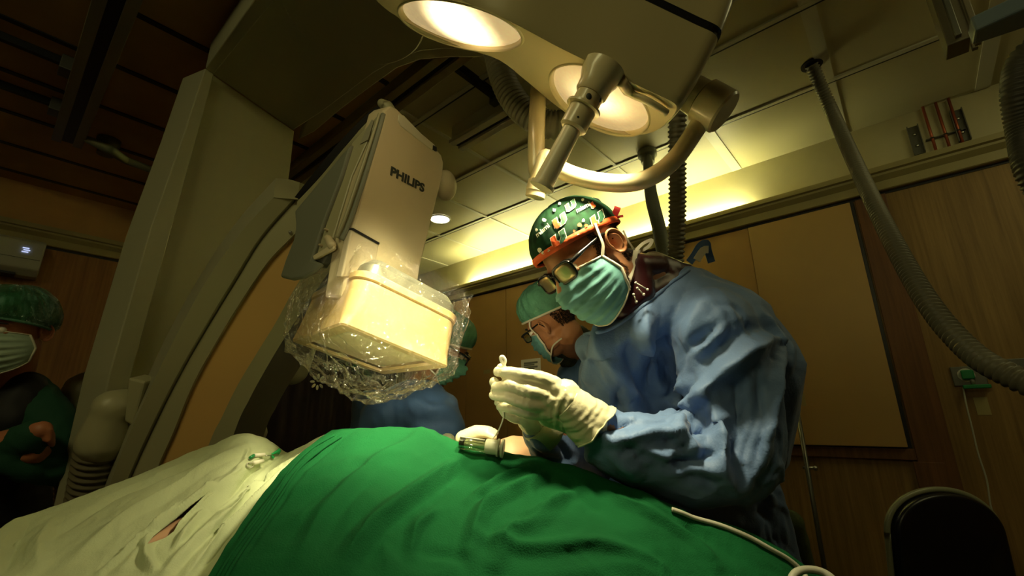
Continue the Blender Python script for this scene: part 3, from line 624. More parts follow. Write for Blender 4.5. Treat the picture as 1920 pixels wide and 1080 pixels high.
# ------------------------------------------------------------------ flat detector in its plastic bag
dA, dB_, dC = P(640, 607, .90), P(545, 640, 1.155), P(842, 690, 1.067)
ux, uy = dB_-dA, dC-dA; lx, ly = np.linalg.norm(ux), np.linalg.norm(uy); ux, uy = ux/lx, uy/ly; uz = nrm(np.cross(ux, uy)); uz = uz if uz@cu > 0 else -uz
det = thing('detector', 'beige box-shaped X-ray detector glowing under the lamp, inside the clear bag', 'X-ray detector', dA+ux*lx/2+uy*ly/2)
def rrect(r_, ins, z, n=8):
    pts = []; r_ = max(r_, ins+.002)
    for cx_, cy_, a0 in ((r_, r_, math.pi), (lx-r_, r_, 1.5*math.pi), (lx-r_, ly-r_, 0), (r_, ly-r_, .5*math.pi)):
        for k in range(n+1):
            a = a0+math.pi/2*k/n; x, y = cx_+(r_-ins)*math.cos(a), cy_+(r_-ins)*math.sin(a); pts.append(dA+ux*x+uy*y+uz*z)
    return pts
def stack(name, secs, m, top=True, bot=True, bev=0):
    bb = B(); rows = [[bb.verts.new(V3(q)) for q in rrect(*s_)] for s_ in secs]
    for a, c_ in zip(rows, rows[1:]):
        for i in range(len(a)): bb.faces.new((a[i], a[(i+1) % len(a)], c_[(i+1) % len(a)], c_[i]))
    if bot: bb.faces.new(rows[0])
    if top: bb.faces.new(rows[-1][::-1])
    return fin(name, bb, m, det, auto=30)
detm = mat('detector_beige', (.62, .47, .22), .45)
stack('body', [(.012, .034, .006), (.012, .030, .0), (.012, .004, .0), (.014, .0, .004), (.03, .0, .03), (.045, .0, .108), (.045, .004, .112)], detm, bot=False)
stack('entrance_window', [(.012, .0345, .012), (.012, .0345, .0125)], mat('detector_window', (.85, .74, .45), .45))  # window colour brightened in place of light on the underside
stack('top_rim', [(.045, .002, .112), (.045, -.003, .114), (.045, -.003, .128), (.045, .004, .132)], detm)
stack('metal_collar', [(.045, .008, .132), (.045, .012, .155), (.05, .03, .175)], mat('dull_collar', (.22, .22, .17), .35, metal=.5))
b = B(); prism(b, [dA+ux*lx*a+uy*ly*c_+uz*.17 for a, c_ in ((.3, .3), (.7, .3), (.7, .7), (.3, .7))], uz*.03); fin('neck', b, M['dgrey'], det, bev=.01)
# bag: hull around the box, crumpled
sil = [(541, 560), (540, 600), (548, 648), (566, 682), (600, 703), (640, 722), (680, 742), (715, 748), (752, 740), (790, 716), (836, 700), (852, 672), (868, 630), (884, 580), (880, 548), (852, 520), (812, 492), (775, 478), (745, 468), (705, 462), (660, 470), (610, 496), (570, 524)]
cpt = dA+ux*lx/2+uy*ly/2+uz*.06; dmid = (cpt-CP)@cf
pts = [P(x, y, dmid) for x, y in sil]
pts += [q for s_ in ((.02, -.012, -.006), (.05, -.014, .13), (.06, .0, .21)) for q in rrect(*s_, n=3)]
pts += [P(700, 738, 1.0), P(700, 700, 1.25), P(800, 600, 1.22)]
b = B(); hull(b, pts); bagm = fuse(b, .0055, 3)
v = getv(bagm); n_ = getn(bagm); dd = np.zeros(len(v)); cc = np.array(cpt)
for i in range(len(v)):
    p = Vector(v[i]); q = p+.02*noise.noise_vector(p*9); n1 = abs(noise.noise(q*13)); n2 = abs(noise.noise(q*29+Vector((5, 2, 1)))); n3 = abs(noise.noise(Vector((q.x*10+q.z*20, q.y*22, q.z*8))))
    big = noise.noise(p*7)
    low = max(0, min(1, ((p-Vector(cc)).dot(Vector(-uz)))*9+.35))         # loose gathered film below and above
    hi_ = max(0, min(1, ((p-Vector(cc)).dot(Vector(uz)))*14-.5)); k_ = .07+1.1*max(low-.1, hi_, 0)
    dd[i] = (.010*max(0, 1-n1*3.2)+.006*max(0, 1-n2*4)+.007*max(0, 1-n3*3.5)-.004+.010*big)*k_+.0015
setv(bagm, v+n_*dd[:, None])
# open the bag at its neck
bb = bmesh.new(); bb.from_mesh(bagm)
kill = [f for f in bb.faces if (np.array(f.calc_center_median())-dA)@uz > .195]
bmesh.ops.delete(bb, geom=kill, context='FACES'); bb.to_mesh(bagm); bb.free()
bag = mk('plastic_bag', bagm, M['film']); tag(bag, 'crumpled clear plastic bag wrapped around the beige detector', 'plastic bag')
# ================================================================== SURGICAL LIGHT
lt = thing('surgical_light', 'big ivory surgical light with two lit round lenses and a handle, top centre', 'surgical light', LAMP0)
def offs(pts, o): return [p+LAMPN*o for p in pts]
fo = [(660, -75), (676, -40), (700, -6), (720, 14), (745, 31), (800, 60), (870, 90), (935, 112), (985, 150), (1040, 196), (1085, 226), (1135, 244), (1190, 253), (1228, 246), (1254, 226), (1268, 206), (1262, 192), (1225, 174), (1150, 138), (1050, 90), (960, 42), (880, 8), (800, -40), (740, -75), (690, -90)]
fpx = smoothpx(fo+[fo[0]], 96)[:-1]
F0 = [lampface(x, y) for x, y in fpx]; cen = sum(F0)/len(F0)
def ringf(scale, off): return [cen+(p-cen)*scale-LAMPN*off for p in F0]
def loft(bb, rings, cap0=True, cap1=True):
    rows = [[bb.verts.new(V3(q)) for q in r_] for r_ in rings]
    for a, c_ in zip(rows, rows[1:]):
        for i in range(len(a)): bb.faces.new((a[i], a[(i+1) % len(a)], c_[(i+1) % len(a)], c_[i]))
    if cap0: bb.faces.new(rows[0])
    if cap1: bb.faces.new(rows[-1][::-1])
# bottom face with real round holes for the lens wells
L1, L2 = lampface(862, 47), lampface(1122, 187)
fx = nrm(np.cross(LAMPN, cf)); fy = nrm(np.cross(LAMPN, fx))
def to2(p): return np.array([(p-cen)@fx, (p-cen)@fy])
def rimloop(px, py, a_, b_, tilt, n=48):
    t = math.radians(tilt); return [lampface(px+a_*math.cos(k*2*math.pi/n)*math.cos(t)-b_*math.sin(k*2*math.pi/n)*math.sin(t), py+a_*math.cos(k*2*math.pi/n)*math.sin(t)+b_*math.sin(k*2*math.pi/n)*math.cos(t)) for k in range(n)]
LOOP = {id(L1): rimloop(864, 47, 123, 41, 14.5), id(L2): rimloop(1124, 187, 106, 53, 29)}
def circ(c_, r_, off=0, n=48):
    lp = LOOP[id(c_)]; m_ = sum(lp)/len(lp); R_ = .112 if c_ is L1 else .108
    return [m_+(p-m_)*(r_/R_)-LAMPN*off for p in lp]
def lensr(px, py, c_):                                     # radius so that the rim meets the outline measured at px, py
    return np.linalg.norm(lampface(px, py)-c_)
R1, R2 = .112, .108
bb = B(); outer = [bb.verts.new(V3(p)) for p in F0]; es = [bb.edges.new((outer[i], outer[(i+1) % len(outer)])) for i in range(len(outer))]
for c_, R_ in ((L1, R1), (L2, R2)):
    vs = [bb.verts.new(V3(p)) for p in circ(c_, R_)]; es += [bb.edges.new((vs[i], vs[(i+1) % len(vs)])) for i in range(len(vs))]
bmesh.ops.triangle_fill(bb, use_beauty=True, use_dissolve=False, edges=es, normal=V3(LAMPN))
fin('reflector_face', bb, M['ivory'], lt)
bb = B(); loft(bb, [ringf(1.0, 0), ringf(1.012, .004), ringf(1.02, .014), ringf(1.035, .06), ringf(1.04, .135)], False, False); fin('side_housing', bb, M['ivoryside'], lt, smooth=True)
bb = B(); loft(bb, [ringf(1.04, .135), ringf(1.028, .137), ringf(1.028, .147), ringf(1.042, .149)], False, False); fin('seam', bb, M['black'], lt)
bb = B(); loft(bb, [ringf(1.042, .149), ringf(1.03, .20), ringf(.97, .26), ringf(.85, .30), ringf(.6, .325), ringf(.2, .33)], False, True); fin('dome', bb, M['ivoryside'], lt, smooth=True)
# lens wells and glowing glass
def lensmat(name, hot):
    m = bpy.data.materials.new(name); m.use_nodes = True; nt = m.node_tree; N = nt.nodes; L = nt.links; b_ = N['Principled BSDF']
    b_.inputs['Base Color'].default_value = (.8, .65, .4, 1); b_.inputs['Roughness'].default_value = .2
    g = N.new('ShaderNodeNewGeometry'); s_ = N.new('ShaderNodeVectorMath'); s_.operation = 'DISTANCE'; s_.inputs[1].default_value = tuple(float(a) for a in hot[0])
    L.new(g.outputs['Position'], s_.inputs[0]); r_ = N.new('ShaderNodeMapRange'); r_.inputs[1].default_value = hot[1]*.0; r_.inputs[2].default_value = hot[1]*.95
    r_.inputs[3].default_value = 1; r_.inputs[4].default_value = 0; L.new(s_.outputs['Value'], r_.inputs[0])
    pw = N.new('ShaderNodeMath'); pw.operation = 'POWER'; pw.inputs[1].default_value = 2.2; L.new(r_.outputs[0], pw.inputs[0])
    r2 = N.new('ShaderNodeMath'); r2.operation = 'MULTIPLY_ADD'; r2.inputs[1].default_value = hot[2]-hot[3]; r2.inputs[2].default_value = hot[3]; L.new(pw.outputs[0], r2.inputs[0]); r_ = r2
    no = N.new('ShaderNodeTexNoise'); no.inputs['Scale'].default_value = 22; mu = N.new('ShaderNodeMath'); mu.operation = 'MULTIPLY_ADD'; mu.inputs[1].default_value = .5; mu.inputs[2].default_value = .75
    L.new(no.outputs[0], mu.inputs[0]); m2 = N.new('ShaderNodeMath'); m2.operation = 'MULTIPLY'; L.new(r_.outputs[0], m2.inputs[0]); L.new(mu.outputs[0], m2.inputs[1])
    L.new(m2.outputs[0], b_.inputs['Emission Strength']); b_.inputs['Emission Color'].default_value = (1, .74, .36, 1); return m
for c_, R_, hot, lab in ((L1, R1, (L1+fx*.0+fy*.0, R1, 15, .36), 'strongly lit lens'), (L2, R2, (L2, R2, 3.4, .34), 'dimmer lens behind the handle')):
    bb = B(); loft(bb, [circ(c_, R_), circ(c_, R_*.985, -.003), circ(c_, R_*.96, -.002), circ(c_, R_*.945, .006), circ(c_, R_*.93, .010)], False, False); fin('lens_rim', bb, M['ivory'], lt, smooth=True)
    bb = B(); loft(bb, [circ(c_, R_*.93, .009), circ(c_, R_*.90, .006), circ(c_, R_*.6, -.0), circ(c_, R_*.3, -.003), circ(c_, .002, -.004)], False, True)
    o = fin('lens', bb, lensmat('lit_lens_glass', hot), lt, smooth=True); o['label'] = lab
# handle
h0 = LAMP0+0*LAMPN; tip = P(1016, 352, .80); hd = nrm(tip-P(1128, 140, .80)); H0 = P(1128, 138, .80); LH = np.linalg.norm(tip-H0)
bb = B(); lathe(bb, H0-hd*.012, hd, [(0, .038), (.02, .036), (.035, .030), (.052, .029), (.056, .026)], 32); fin('handle_socket', bb, M['ivory'], lt, auto=40)
bb = B(); lathe(bb, H0, hd, [(.044, .0245), (.066, .0245), (.067, .032), (.071, .032), (.072, .0245), (.108, .0245), (.112, .020)], 32); fin('handle_collar', bb, M['ivory'], lt, auto=40)
for a in (-.9, .5, 1.6):
    s1, s2 = frame_of(hd); q = H0+hd*.056; r_ = s1*math.cos(a)+s2*math.sin(a)
for q, rr_ in ((H0+hd*.057-cf*.024, (.005, .006, .002)), (H0+hd*.057-cf*.012+cr*.021, (.003, .006, .004)), (H0+hd*.097-cf*.0245, (.002, .002, .001))):
    bb = B(); ell(bb, q, (cr, cu, cf), rr_, 2); fin('collar_hole', bb, M['text'], lt, smooth=True)
bb = B(); lathe(bb, H0, hd, [(.106, .0165), (.13, .0165), (LH-.008, .0185), (LH-.007, .0225), (LH, .0225), (LH+.001, .019), (LH-.002, .0)], 32); fin('handle', bb, mat('cream_handle', (.90, .82, .55), .35), lt, auto=40)
# focusing tab beside the second lens
bb = B(); tube(bb, spline([lampface(1165, 152, .006), lampface(1182, 175, .008), lampface(1215, 190, .012), lampface(1250, 212, .010)], 12), [.010]*4+[.007]*9, 8); fin('wire_loop', bb, M['ivory'], lt, smooth=True)
# yoke
jj = P(1318, 190, .93); jd = nrm(P(1352, 205, .90)-P(1292, 170, .93))
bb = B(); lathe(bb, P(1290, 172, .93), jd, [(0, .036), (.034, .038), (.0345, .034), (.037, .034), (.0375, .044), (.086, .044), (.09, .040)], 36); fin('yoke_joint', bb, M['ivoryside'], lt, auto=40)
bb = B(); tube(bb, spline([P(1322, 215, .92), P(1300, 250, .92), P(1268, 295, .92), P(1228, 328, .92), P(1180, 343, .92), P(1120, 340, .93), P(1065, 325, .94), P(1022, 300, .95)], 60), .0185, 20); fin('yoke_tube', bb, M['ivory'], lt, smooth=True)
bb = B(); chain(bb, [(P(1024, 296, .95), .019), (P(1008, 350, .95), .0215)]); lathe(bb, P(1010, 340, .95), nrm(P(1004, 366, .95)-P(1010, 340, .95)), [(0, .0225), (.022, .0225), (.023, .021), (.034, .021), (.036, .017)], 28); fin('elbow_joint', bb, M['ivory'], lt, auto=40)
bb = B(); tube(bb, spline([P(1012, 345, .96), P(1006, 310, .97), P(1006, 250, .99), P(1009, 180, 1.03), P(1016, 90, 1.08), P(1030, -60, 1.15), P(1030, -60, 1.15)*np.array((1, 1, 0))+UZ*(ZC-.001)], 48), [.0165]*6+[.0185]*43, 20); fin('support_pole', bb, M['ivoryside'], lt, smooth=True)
# ================================================================== PEOPLE
class Head:
    def __init__(s, pos, F, U, k=1.0):
        s.k = k; f_ = nrm(CV(*F)); u_ = CV(*U); u_ = nrm(u_-f_*(u_@f_)); s.o = CP+CV(*pos); s.f = f_; s.u = u_; s.r = nrm(np.cross(f_, u_))
    def __call__(s, x, y, z): return s.o+(s.r*x+s.f*y+s.u*z)*s.k
    @property
    def ax(s): return (s.r, s.f, s.u)
def head_prims(bb, H, neck):
    k = H.k
    E_ = lambda c, r_: ell(bb, H(*c), H.ax, [q*k for q in r_], 3)
    E_((0, -.012, .032), (.075, .096, .083)); E_((0, .02, -.03), (.062, .068, .078)); E_((0, .045, -.082), (.044, .040, .030))
    E_((0, .062, .024), (.052, .024, .016))
    for s in (-1, 1):
        E_((s*.040, .052, -.030), (.024, .024, .022)); E_((s*.052, .012, -.065), (.018, .035, .022))
        E_((s*.032, .071, -.002), (.018, .010, .007)); E_((s*.013, .097, -.036), (.008, .009, .007))
    chain(bb, [(H(0, .088, .012), .008*k), (H(0, .104, -.012), .0095*k), (H(0, .113, -.032), .0125*k)])
    capsule(bb, H(-.016, .082, -.064), H(.016, .082, -.064), .008*k, .008*k); capsule(bb, H(-.014, .080, -.073), H(.014, .080, -.073), .008*k, .008*k)
    chain(bb, neck)
def with_ears(me, H):
    """adds modelled outer ears to a head mesh (same mesh, same skin)"""
    bb = bmesh.new(); bb.from_mesh(me); k = H.k
    for s in (-1, 1):
        rows = []
        for j in range(27):
            t = j/26; row = []
            for i in range(48):
                th = 2*math.pi*i/48; ct, st = math.cos(th), math.sin(th)
                if t <= .85: r = t/.85; inner = True
                else: r = 1-.45*(t-.85)/.15; inner = False
                egg = 1+.12*st-.10*max(0, -st)*abs(ct)
                a_ = .0165*ct*r*egg+.003*st; b_ = .0300*st*r
                flare = .010-.009*ct*r+.002*st*r
                if inner:
                    h = flare+.0045*math.exp(-((r-.88)/.10)**2)*(1 if st > -.75 else .4)-.0115*math.exp(-(((a_-.002)/.009)**2+((b_+.004)/.014)**2))
                    h += .0042*math.exp(-((r-.55)/.10)**2)*max(0, min(1, .35-ct))+.003*math.exp(-(((a_-.012)/.005)**2+((b_+.006)/.007)**2))
                    h -= .0035*math.exp(-((r-.73)/.07)**2)*(st > -.5)
                else: h = flare*(1-(t-.85)/.15)-.010*(t-.85)/.15
                row.append(bb.verts.new(V3(H(s*(.0745+h), -.020+a_, -.008+b_))))
            rows.append(row)
        for p, q in zip(rows, rows[1:]):
            for i in range(48):
                fc = (p[i], p[(i+1) % 48], q[(i+1) % 48], q[i]); bb.faces.new(fc if s < 0 else fc[::-1])
    bmesh.ops.remove_doubles(bb, verts=bb.verts[:], dist=1e-6); bmesh.ops.recalc_face_normals(bb, faces=bb.faces[:]); bb.to_mesh(me); bb.free(); return me
def eyes(H, parent):
    for s in (-1, 1):
        bb = B(); ell(bb, H(s*.032, .0735, .004), H.ax, [.0125*H.k]*3, 3); e = fin('eyeball', bb, M['eyew'], parent, smooth=True)
        bb = B(); lathe(bb, H(s*.032, .0845, .003), H.f, [(0, .0060*H.k), (.0018*H.k, .0045*H.k), (.0022*H.k, 0)], 16); fin('iris', bb, M['iris'], e, smooth=True)
        bb = B(); tube(bb, [H(*q) for q in spline([(s*.016, .089, .022), (s*.034, .088, .029), (s*.052, .074, .024)], 8)], [.001, .003, .0036, .0038, .0038, .0036, .003, .002, .001], 6); fin('eyebrow', bb, M['hair'], parent, smooth=True)
def capshell(name, H, parent, m, rad=(.082, .104, .092), cen_=(0, -.012, .034), tilt=(.052, -.030), puff=0, wr=0, seed=0, nr=44, nt=96, hang=0):
    """cloth cap: dome above a rim plane running from forehead height tilt[0] to nape height tilt[1]"""
    bb = B(); rows = []
    for j in range(nr+1):
        t = j/nr; row = []
        for i in range(nt):
            a = 2*math.pi*i/nt; dx, dy = math.sin(a), math.cos(a)
            zr = tilt[0]*(1+dy)/2+tilt[1]*(1-dy)/2 - cen_[2]; ph1 = math.asin(max(-.95, min(.95, zr/rad[2])))
            ph = math.pi/2+(ph1-math.pi/2)*t
            g = 1+puff*math.sin(math.pi*min(1, t*1.02))**.7
            p = np.array([dx*math.cos(ph)*rad[0]*g, dy*math.cos(ph)*rad[1]*g, math.sin(ph)*rad[2]*g])
            q = Vector(p*22)+Vector((seed, 0, 0)); rd = noise.noise(Vector((dx*4*(1+t), dy*4*(1+t), t*3+seed)))
            rdg = (1-abs(noise.noise(Vector((dx*7, dy*7, t*2+seed*2))))*2.6)
            p = p*(1+wr*(.5*rd+.6*rdg*(.3+t)*min(1, 4*t))*(1 if t < .93 else .3))
            if hang: p[2] -= hang*max(0, -dy)*t
            row.append(bb.verts.new(V3(H(*(p+np.array(cen_))))))
        rows.append(row)
    for a, c_ in zip(rows, rows[1:]):
        for i in range(nt): bb.faces.new((a[i], a[(i+1) % nt], c_[(i+1) % nt], c_[i]))
    bmesh.ops.remove_doubles(bb, verts=bb.verts[:], dist=1e-5)
    rim = [np.array(v.co) for v in rows[-1] if v.is_valid]
    o = fin(name, bb, m, parent, smooth=True); so = o.modifiers.new('s', 'SOLIDIFY'); so.thickness = .0015; so.offset = -1
    return o, rim
def mask_part(H, parent, m=None, top=(.006, -.012), bot=-.135, wrapdeg=82, bulge=1.0):
    """pleated surgical mask; returns corner points"""
    bb = B(); nu, nv = 56, 40; rows = []
    for j in range(nv+1):
        v_ = j/nv; row = []
        for i in range(nu+1):
            u_ = -1+2*i/nu; a = u_*math.radians(wrapdeg)*(1-.10*abs(v_-.5)*2)
            zt = top[0]*(1-abs(u_)**1.5)+top[1]*abs(u_)**1.5; zb = bot+.038*abs(u_)**1.6
            z = zt+(zb-zt)*v_; nose_ = math.exp(-(u_*3.2)**2)*math.exp(-((v_-.28)/.26)**2)
            Rr = .084+.010*math.sin(math.pi*v_)*bulge+.034*nose_-.020*max(0, v_-.72)/.28*(1-abs(u_)*.4)
            pl = .0028*(1 if (v_*6) % 1 < .5 else -1)*max(0, 1-abs(u_)**4)*(0 if v_ < .1 or v_ > .93 else 1)
            wrk = .0022*noise.noise(Vector((u_*5, v_*9, 3.3)))+.003*noise.noise(Vector((u_*9+v_*6, v_*2, 8)))
            x = math.sin(a)*(.078)*(1+.10*math.sin(math.pi*v_)*abs(u_)) ; y = .004+math.cos(a)*(Rr+pl*1.0+wrk)
            if abs(u_) > .8: y += .001
            row.append(bb.verts.new(V3(H(x, y, z))))
        rows.append(row)
    for a, c_ in zip(rows, rows[1:]):
        for i in range(nu): bb.faces.new((a[i], a[i+1], c_[i+1], c_[i]))
    g = lambda j, i: np.array(rows[j][i].co)
    edges_ = dict(top=[g(0, i) for i in range(nu+1)], bot=[g(nv, i) for i in range(nu+1)], L=[g(j, 0) for j in range(nv+1)], R=[g(j, nu) for j in range(nv+1)])
    o = fin('mask', bb, m or M['mask'], parent, smooth=True); so = o.modifiers.new('s', 'SOLIDIFY'); so.thickness = .0012; so.offset = -1
    bb = B(); tube(bb, edges_['top'], .0022, 8); tube(bb, edges_['L'], .0034, 8); tube(bb, edges_['R'], .0034, 8); tube(bb, edges_['bot'], .002, 8)
    fin('mask_binding', bb, M['masktrim'], o, smooth=True)
    return o, edges_
def ribbon(bb, pts, wd, nrmv, th=.0012, n=30):
    c = spline(pts, n); a_, b_ = [], []
    for i in range(len(c)):
        t = nrm(c[min(i+1, len(c)-1)]-c[max(i-1, 0)]); s_ = np.cross(t, nrmv); s_ = s_/max(np.linalg.norm(s_), 1e-6)
        a_.append([bb.verts.new(V3(c[i]+s_*wd/2*p_+np.array(nrmv)*q_)) for p_, q_ in ((-1, 0), (1, 0), (1, th), (-1, th))])
    for r1, r2 in zip(a_, a_[1:]):
        for k in range(4): bb.faces.new((r1[k], r1[(k+1) % 4], r2[(k+1) % 4], r2[k]))
    bb.faces.new(a_[0][::-1]); bb.faces.new(a_[-1])
def glasses(H, parent, lensm, wd=.030, ht=.019, y=.103, z=.004, thick=.0024):
    fr = B(); lens_ = []
    for s in (-1, 1):
        pts = []
        for k in range(32):
            a = 2*math.pi*k/32; ca, sa = math.cos(a), math.sin(a); e = .55
            px_ = math.copysign(abs(ca)**e, ca)*wd*.88; pz_ = math.copysign(abs(sa)**e, sa)*ht*.95
            pts.append(H(s*.034+px_, y-abs(s*.034+px_)**2*2.2, z+pz_))
        tube(fr, pts, thick*1.05, 8, closed=True); lens_.append(pts)
        tube(fr, [H(*q) for q in spline([(s*.0635, y-.008, z+.010), (s*.074, y-.025, z+.012), (s*.080, .02, z+.012), (s*.081, -.008, z+.010), (s*.079, -.022, z-.010)], 14)], [thick*1.7]*5+[thick*1.2]*10, 8)
    tube(fr, [H(*q) for q in spline([(-.0085, y, z+.006), (0, y+.004, z+.009), (.0085, y, z+.006)], 6)], thick, 8)
    o = fin('glasses', fr, M['frame'], parent, smooth=True)
    for pts in lens_:
        bb = B(); c_ = sum(pts)/len(pts); rows = [[bb.verts.new(V3(c_+(p-c_)*t+H.f*.002*(1-t*t))) for p in pts] for t in (1, .6, .25)]
        for a, c2 in zip(rows, rows[1:]):
            for k in range(32): bb.faces.new((a[k], a[(k+1) % 32], c2[(k+1) % 32], c2[k]))
        bb.faces.new(rows[-1]); l_ = fin('lens', bb, lensm, o, smooth=True); so = l_.modifiers.new('s', 'SOLIDIFY'); so.thickness = .001
    return o
def strands(me, H, test, count, length, m, name, parent, down=(0, -.3, -1), wd=.00035, seed=1):
    """short hairs scattered over the faces that pass test(local point)"""
    r_ = np.random.default_rng(seed); v = getv(me); n = getn(me)
    loc = np.array([(v-H.o)@a/H.k for a in H.ax]).T; idx = np.where(test(loc))[0]
    if not len(idx): return
    bb = B(); dn = H.r*down[0]+H.f*down[1]+H.u*down[2]
    for i in r_.choice(idx, count):
        p = v[i]+r_.normal(0, .0012, 3); nn = n[i]; d = nrm(nn*.18+dn*.8+r_.normal(0, .22, 3)); s_ = np.cross(d, nn); s_ = s_/max(1e-6, np.linalg.norm(s_))*wd
        q = p+d*length*r_.uniform(.6, 1.2); a = bb.verts.new(V3(p-s_)); b_ = bb.verts.new(V3(p+s_)); c_ = bb.verts.new(V3(q)); e_ = bb.verts.new(V3(p+nn*wd*2))
        bb.faces.new((a, b_, c_)); bb.faces.new((b_, e_, c_)); bb.faces.new((e_, a, c_))
    me2 = bpy.data.meshes.new(name); bb.to_mesh(me2); bb.free(); o = mk(name, me2, m, parent, smooth=False); return o
def cloth(name, prims, vox, m, parent, fold=(), ruf=(), smooth=6, sub=0, cutz=None):
    bb = B()
    for p_ in prims:
        if len(p_) == 4: capsule(bb, *p_)
        else: chain(bb, p_[0])
    me = fuse(bb, vox, smooth)
    for a in ruf: ruffle(me, *a)
    if fold: folds(me, fold)
    return mk(name, me, m, parent)
def PC(*l):                                              # chain of (x, y, distance, radius m) -> capsule chain
    return ([(P(x, y, d), r_) for x, y, d, r_ in l],)
def ground(p, z=0.0): q = np.array(p, float); q[2] = z; return q
# ------------------------------------------------------------------ main surgeon
H1 = Head((.160, .064, .988), (-.643, -.543, -.54), (-.637, .77, -.016))
s1 = thing('person', 'bearded person in blue gown and green printed cap bending over the table, gloved hands raised', 'person', ground(P(1300, 900, 1.15)))
foot = ground(P(1400, 1000, 1.22))
bb = B(); head_prims(bb, H1, [(H1(0, -.025, -.05), .056), (P(1200, 520, 1.06), .060), (P(1262, 600, 1.14), .075)])
chain(bb, [(P(1262, 600, 1.14), .09), (P(1290, 700, 1.15), .12), (P(1370, 860, 1.17), .08), (P(1385, 960, 1.22), .06)])
chain(bb, [(P(1345, 620, 1.0), .055), (P(1372, 850, .93), .042), (P(1230, 840, .88), .03), (P(1110, 785, .853), .020)])
chain(bb, [(P(1180, 660, 1.27), .05), (P(1120, 850, 1.15), .04), (P(1060, 830, 1.0), .034), (P(1010, 795, .91), .026)])
for s in (-1, 1):
    hp = P(1392, 985, 1.2)+CV(1, 0, 0)*s*.05; kn = foot+UZ*.48+CV(1, 0, 0)*s*.08
    chain(bb, [(hp, .055), (kn, .055), (foot+UZ*.1+CV(1, 0, 0)*s*.1, .04)]); capsule(bb, foot+UZ*.045+CV(1, 0, 0)*s*.1, foot+UZ*.04+CV(1, 0, 0)*s*.1-np.array((cf[0], cf[1], 0))*.13, .042, .038)
body = fuse(bb, .0042, 2); with_ears(body, H1); bo = mk('body', body, M['skin'], s1)
def t_beard(l):
    x, y, z = l.T; return (np.abs(x) > .035) & (y > -.020) & (y < .040) & (z < -.026-.8*np.clip(.0-y, 0, 1)) & (z > -.105) | (z < -.062) & (z > -.125) & (y > .0) & (y < .045)
def t_side(l):
    x, y, z = l.T; return (np.abs(x) > .05) & (y > .004) & (y < .022) & (z > -.045) & (z < .06)
def t_nape(l):
    x, y, z = l.T; return (y < -.044) & (z > -.06) & (z < .08) & (np.abs(l[:, 0]) < .09) & ((y < -.044))
strands(body, H1, t_beard, 6500, .0045, M['beard'], 'beard', s1, seed=3)
strands(body, H1, t_side, 3500, .006, M['hair'], 'sideburns', s1, seed=4)
strands(body, H1, t_nape, 14000, .008, M['hair'], 'hair', s1, seed=5)
eyes(H1, s1)
cap1, rim1 = capshell('cap', H1, s1, M['capg'], rad=(.087, .113, .104), cen_=(0, -.010, .034), tilt=(.064, .014), puff=.03, wr=.020, seed=2)
# orange band round the rim
c_ = spline(rim1+[rim1[0]], 160)[:-1]; bb = B(); rows = []
for i, p in enumerate(c_):
    o_ = nrm(p-H1(0, -.012, .04)); o_ = nrm(o_-H1.u*(o_@H1.u)); w_ = .0015*math.sin(i*1.9)
    rows.append([bb.verts.new(V3(q)) for q in (p+o_*.0005+H1.u*.008, p+o_*(.0025+w_*.3)+H1.u*.004, p+o_*(.0018+w_*.3)-H1.u*.007, p-o_*.003-H1.u*.006)])
n = len(rows)
for i in range(n):
    a, c2 = rows[i], rows[(i+1) % n]
    for k in range(3): bb.faces.new((a[k], a[k+1], c2[k+1], c2[k]))
fin('cap_band', bb, M['orng'], cap1, smooth=True)
captree = bvh(cap1.data)
def press(me2, mapf, m, name, parent, off=.0022):
    v = getv(me2); out = v.copy(); ok = True
    for i in range(len(v)):
        x, y = mapf(v[i][0], v[i][1]); q = ray(x, y); h = captree.ray_cast(V3(CP), V3(q))
        if h[0] is None: return None
        nn = np.array(h[1]); nn = -nn if nn@q > 0 else nn
        out[i] = np.array(h[0])+nn*off
    setv(me2, out); return mk(name, me2, m, parent, smooth=False)
def polymesh(poly, name='t'):
    bb = bmesh.new(); es = []; vs = [bb.verts.new((x, y, 0)) for x, y in poly]
    for i in range(len(vs)): es.append(bb.edges.new((vs[i], vs[(i+1) % len(vs)])))
    bmesh.ops.triangle_fill(bb, edges=es, use_beauty=True)
    bmesh.ops.subdivide_edges(bb, edges=[e for e in bb.edges if e.calc_length() > .2], cuts=2, use_grid_fill=True); bmesh.ops.triangulate(bb, faces=bb.faces[:])
    me_ = bpy.data.meshes.new(name); bb.to_mesh(me_); bb.free(); return me_
UL = [(-.50, .50), (-.16, .50), (-.16, -.06), (-.03, -.20), (-.03, -.50), (-.28, -.50), (-.50, -.26)]
UR = [(.50, .50), (.16, .50), (.16, -.06), (.03, -.20), (.03, -.50), (.28, -.50), (.50, -.26)]
def grow(p, g):
    c0_ = np.mean(p, 0); return [(x+g*np.sign(x-c0_[0]), y+g*np.sign(y-c0_[1])) for x, y in p]
def u_logo(cx_, cy_, s_, ax=(.82, -.60), ay=(-.20, -.66)):
    mp = lambda x, y: (cx_+s_*(x*ax[0]+y*ay[0]), cy_+s_*(x*ax[1]+y*ay[1]))
    a = press(polymesh(grow(UL, .05)), mp, M['whitep'], 'letter_outline', cap1, .0028)
    if a is None: return
    press(polymesh(grow(UR, .05)), mp, M['whitep'], 'letter_outline', cap1, .0028)
    press(polymesh(UL), mp, M['orng'], 'letter', cap1, .0036); press(polymesh(UR), mp, M['greenp'], 'letter', cap1, .0036)
for a in ((1048, 448, 29), (1050, 416, 26), (1119, 411, 26), (1070, 388, 20), (1114, 384, 16), (994, 458, 20)): u_logo(*a)
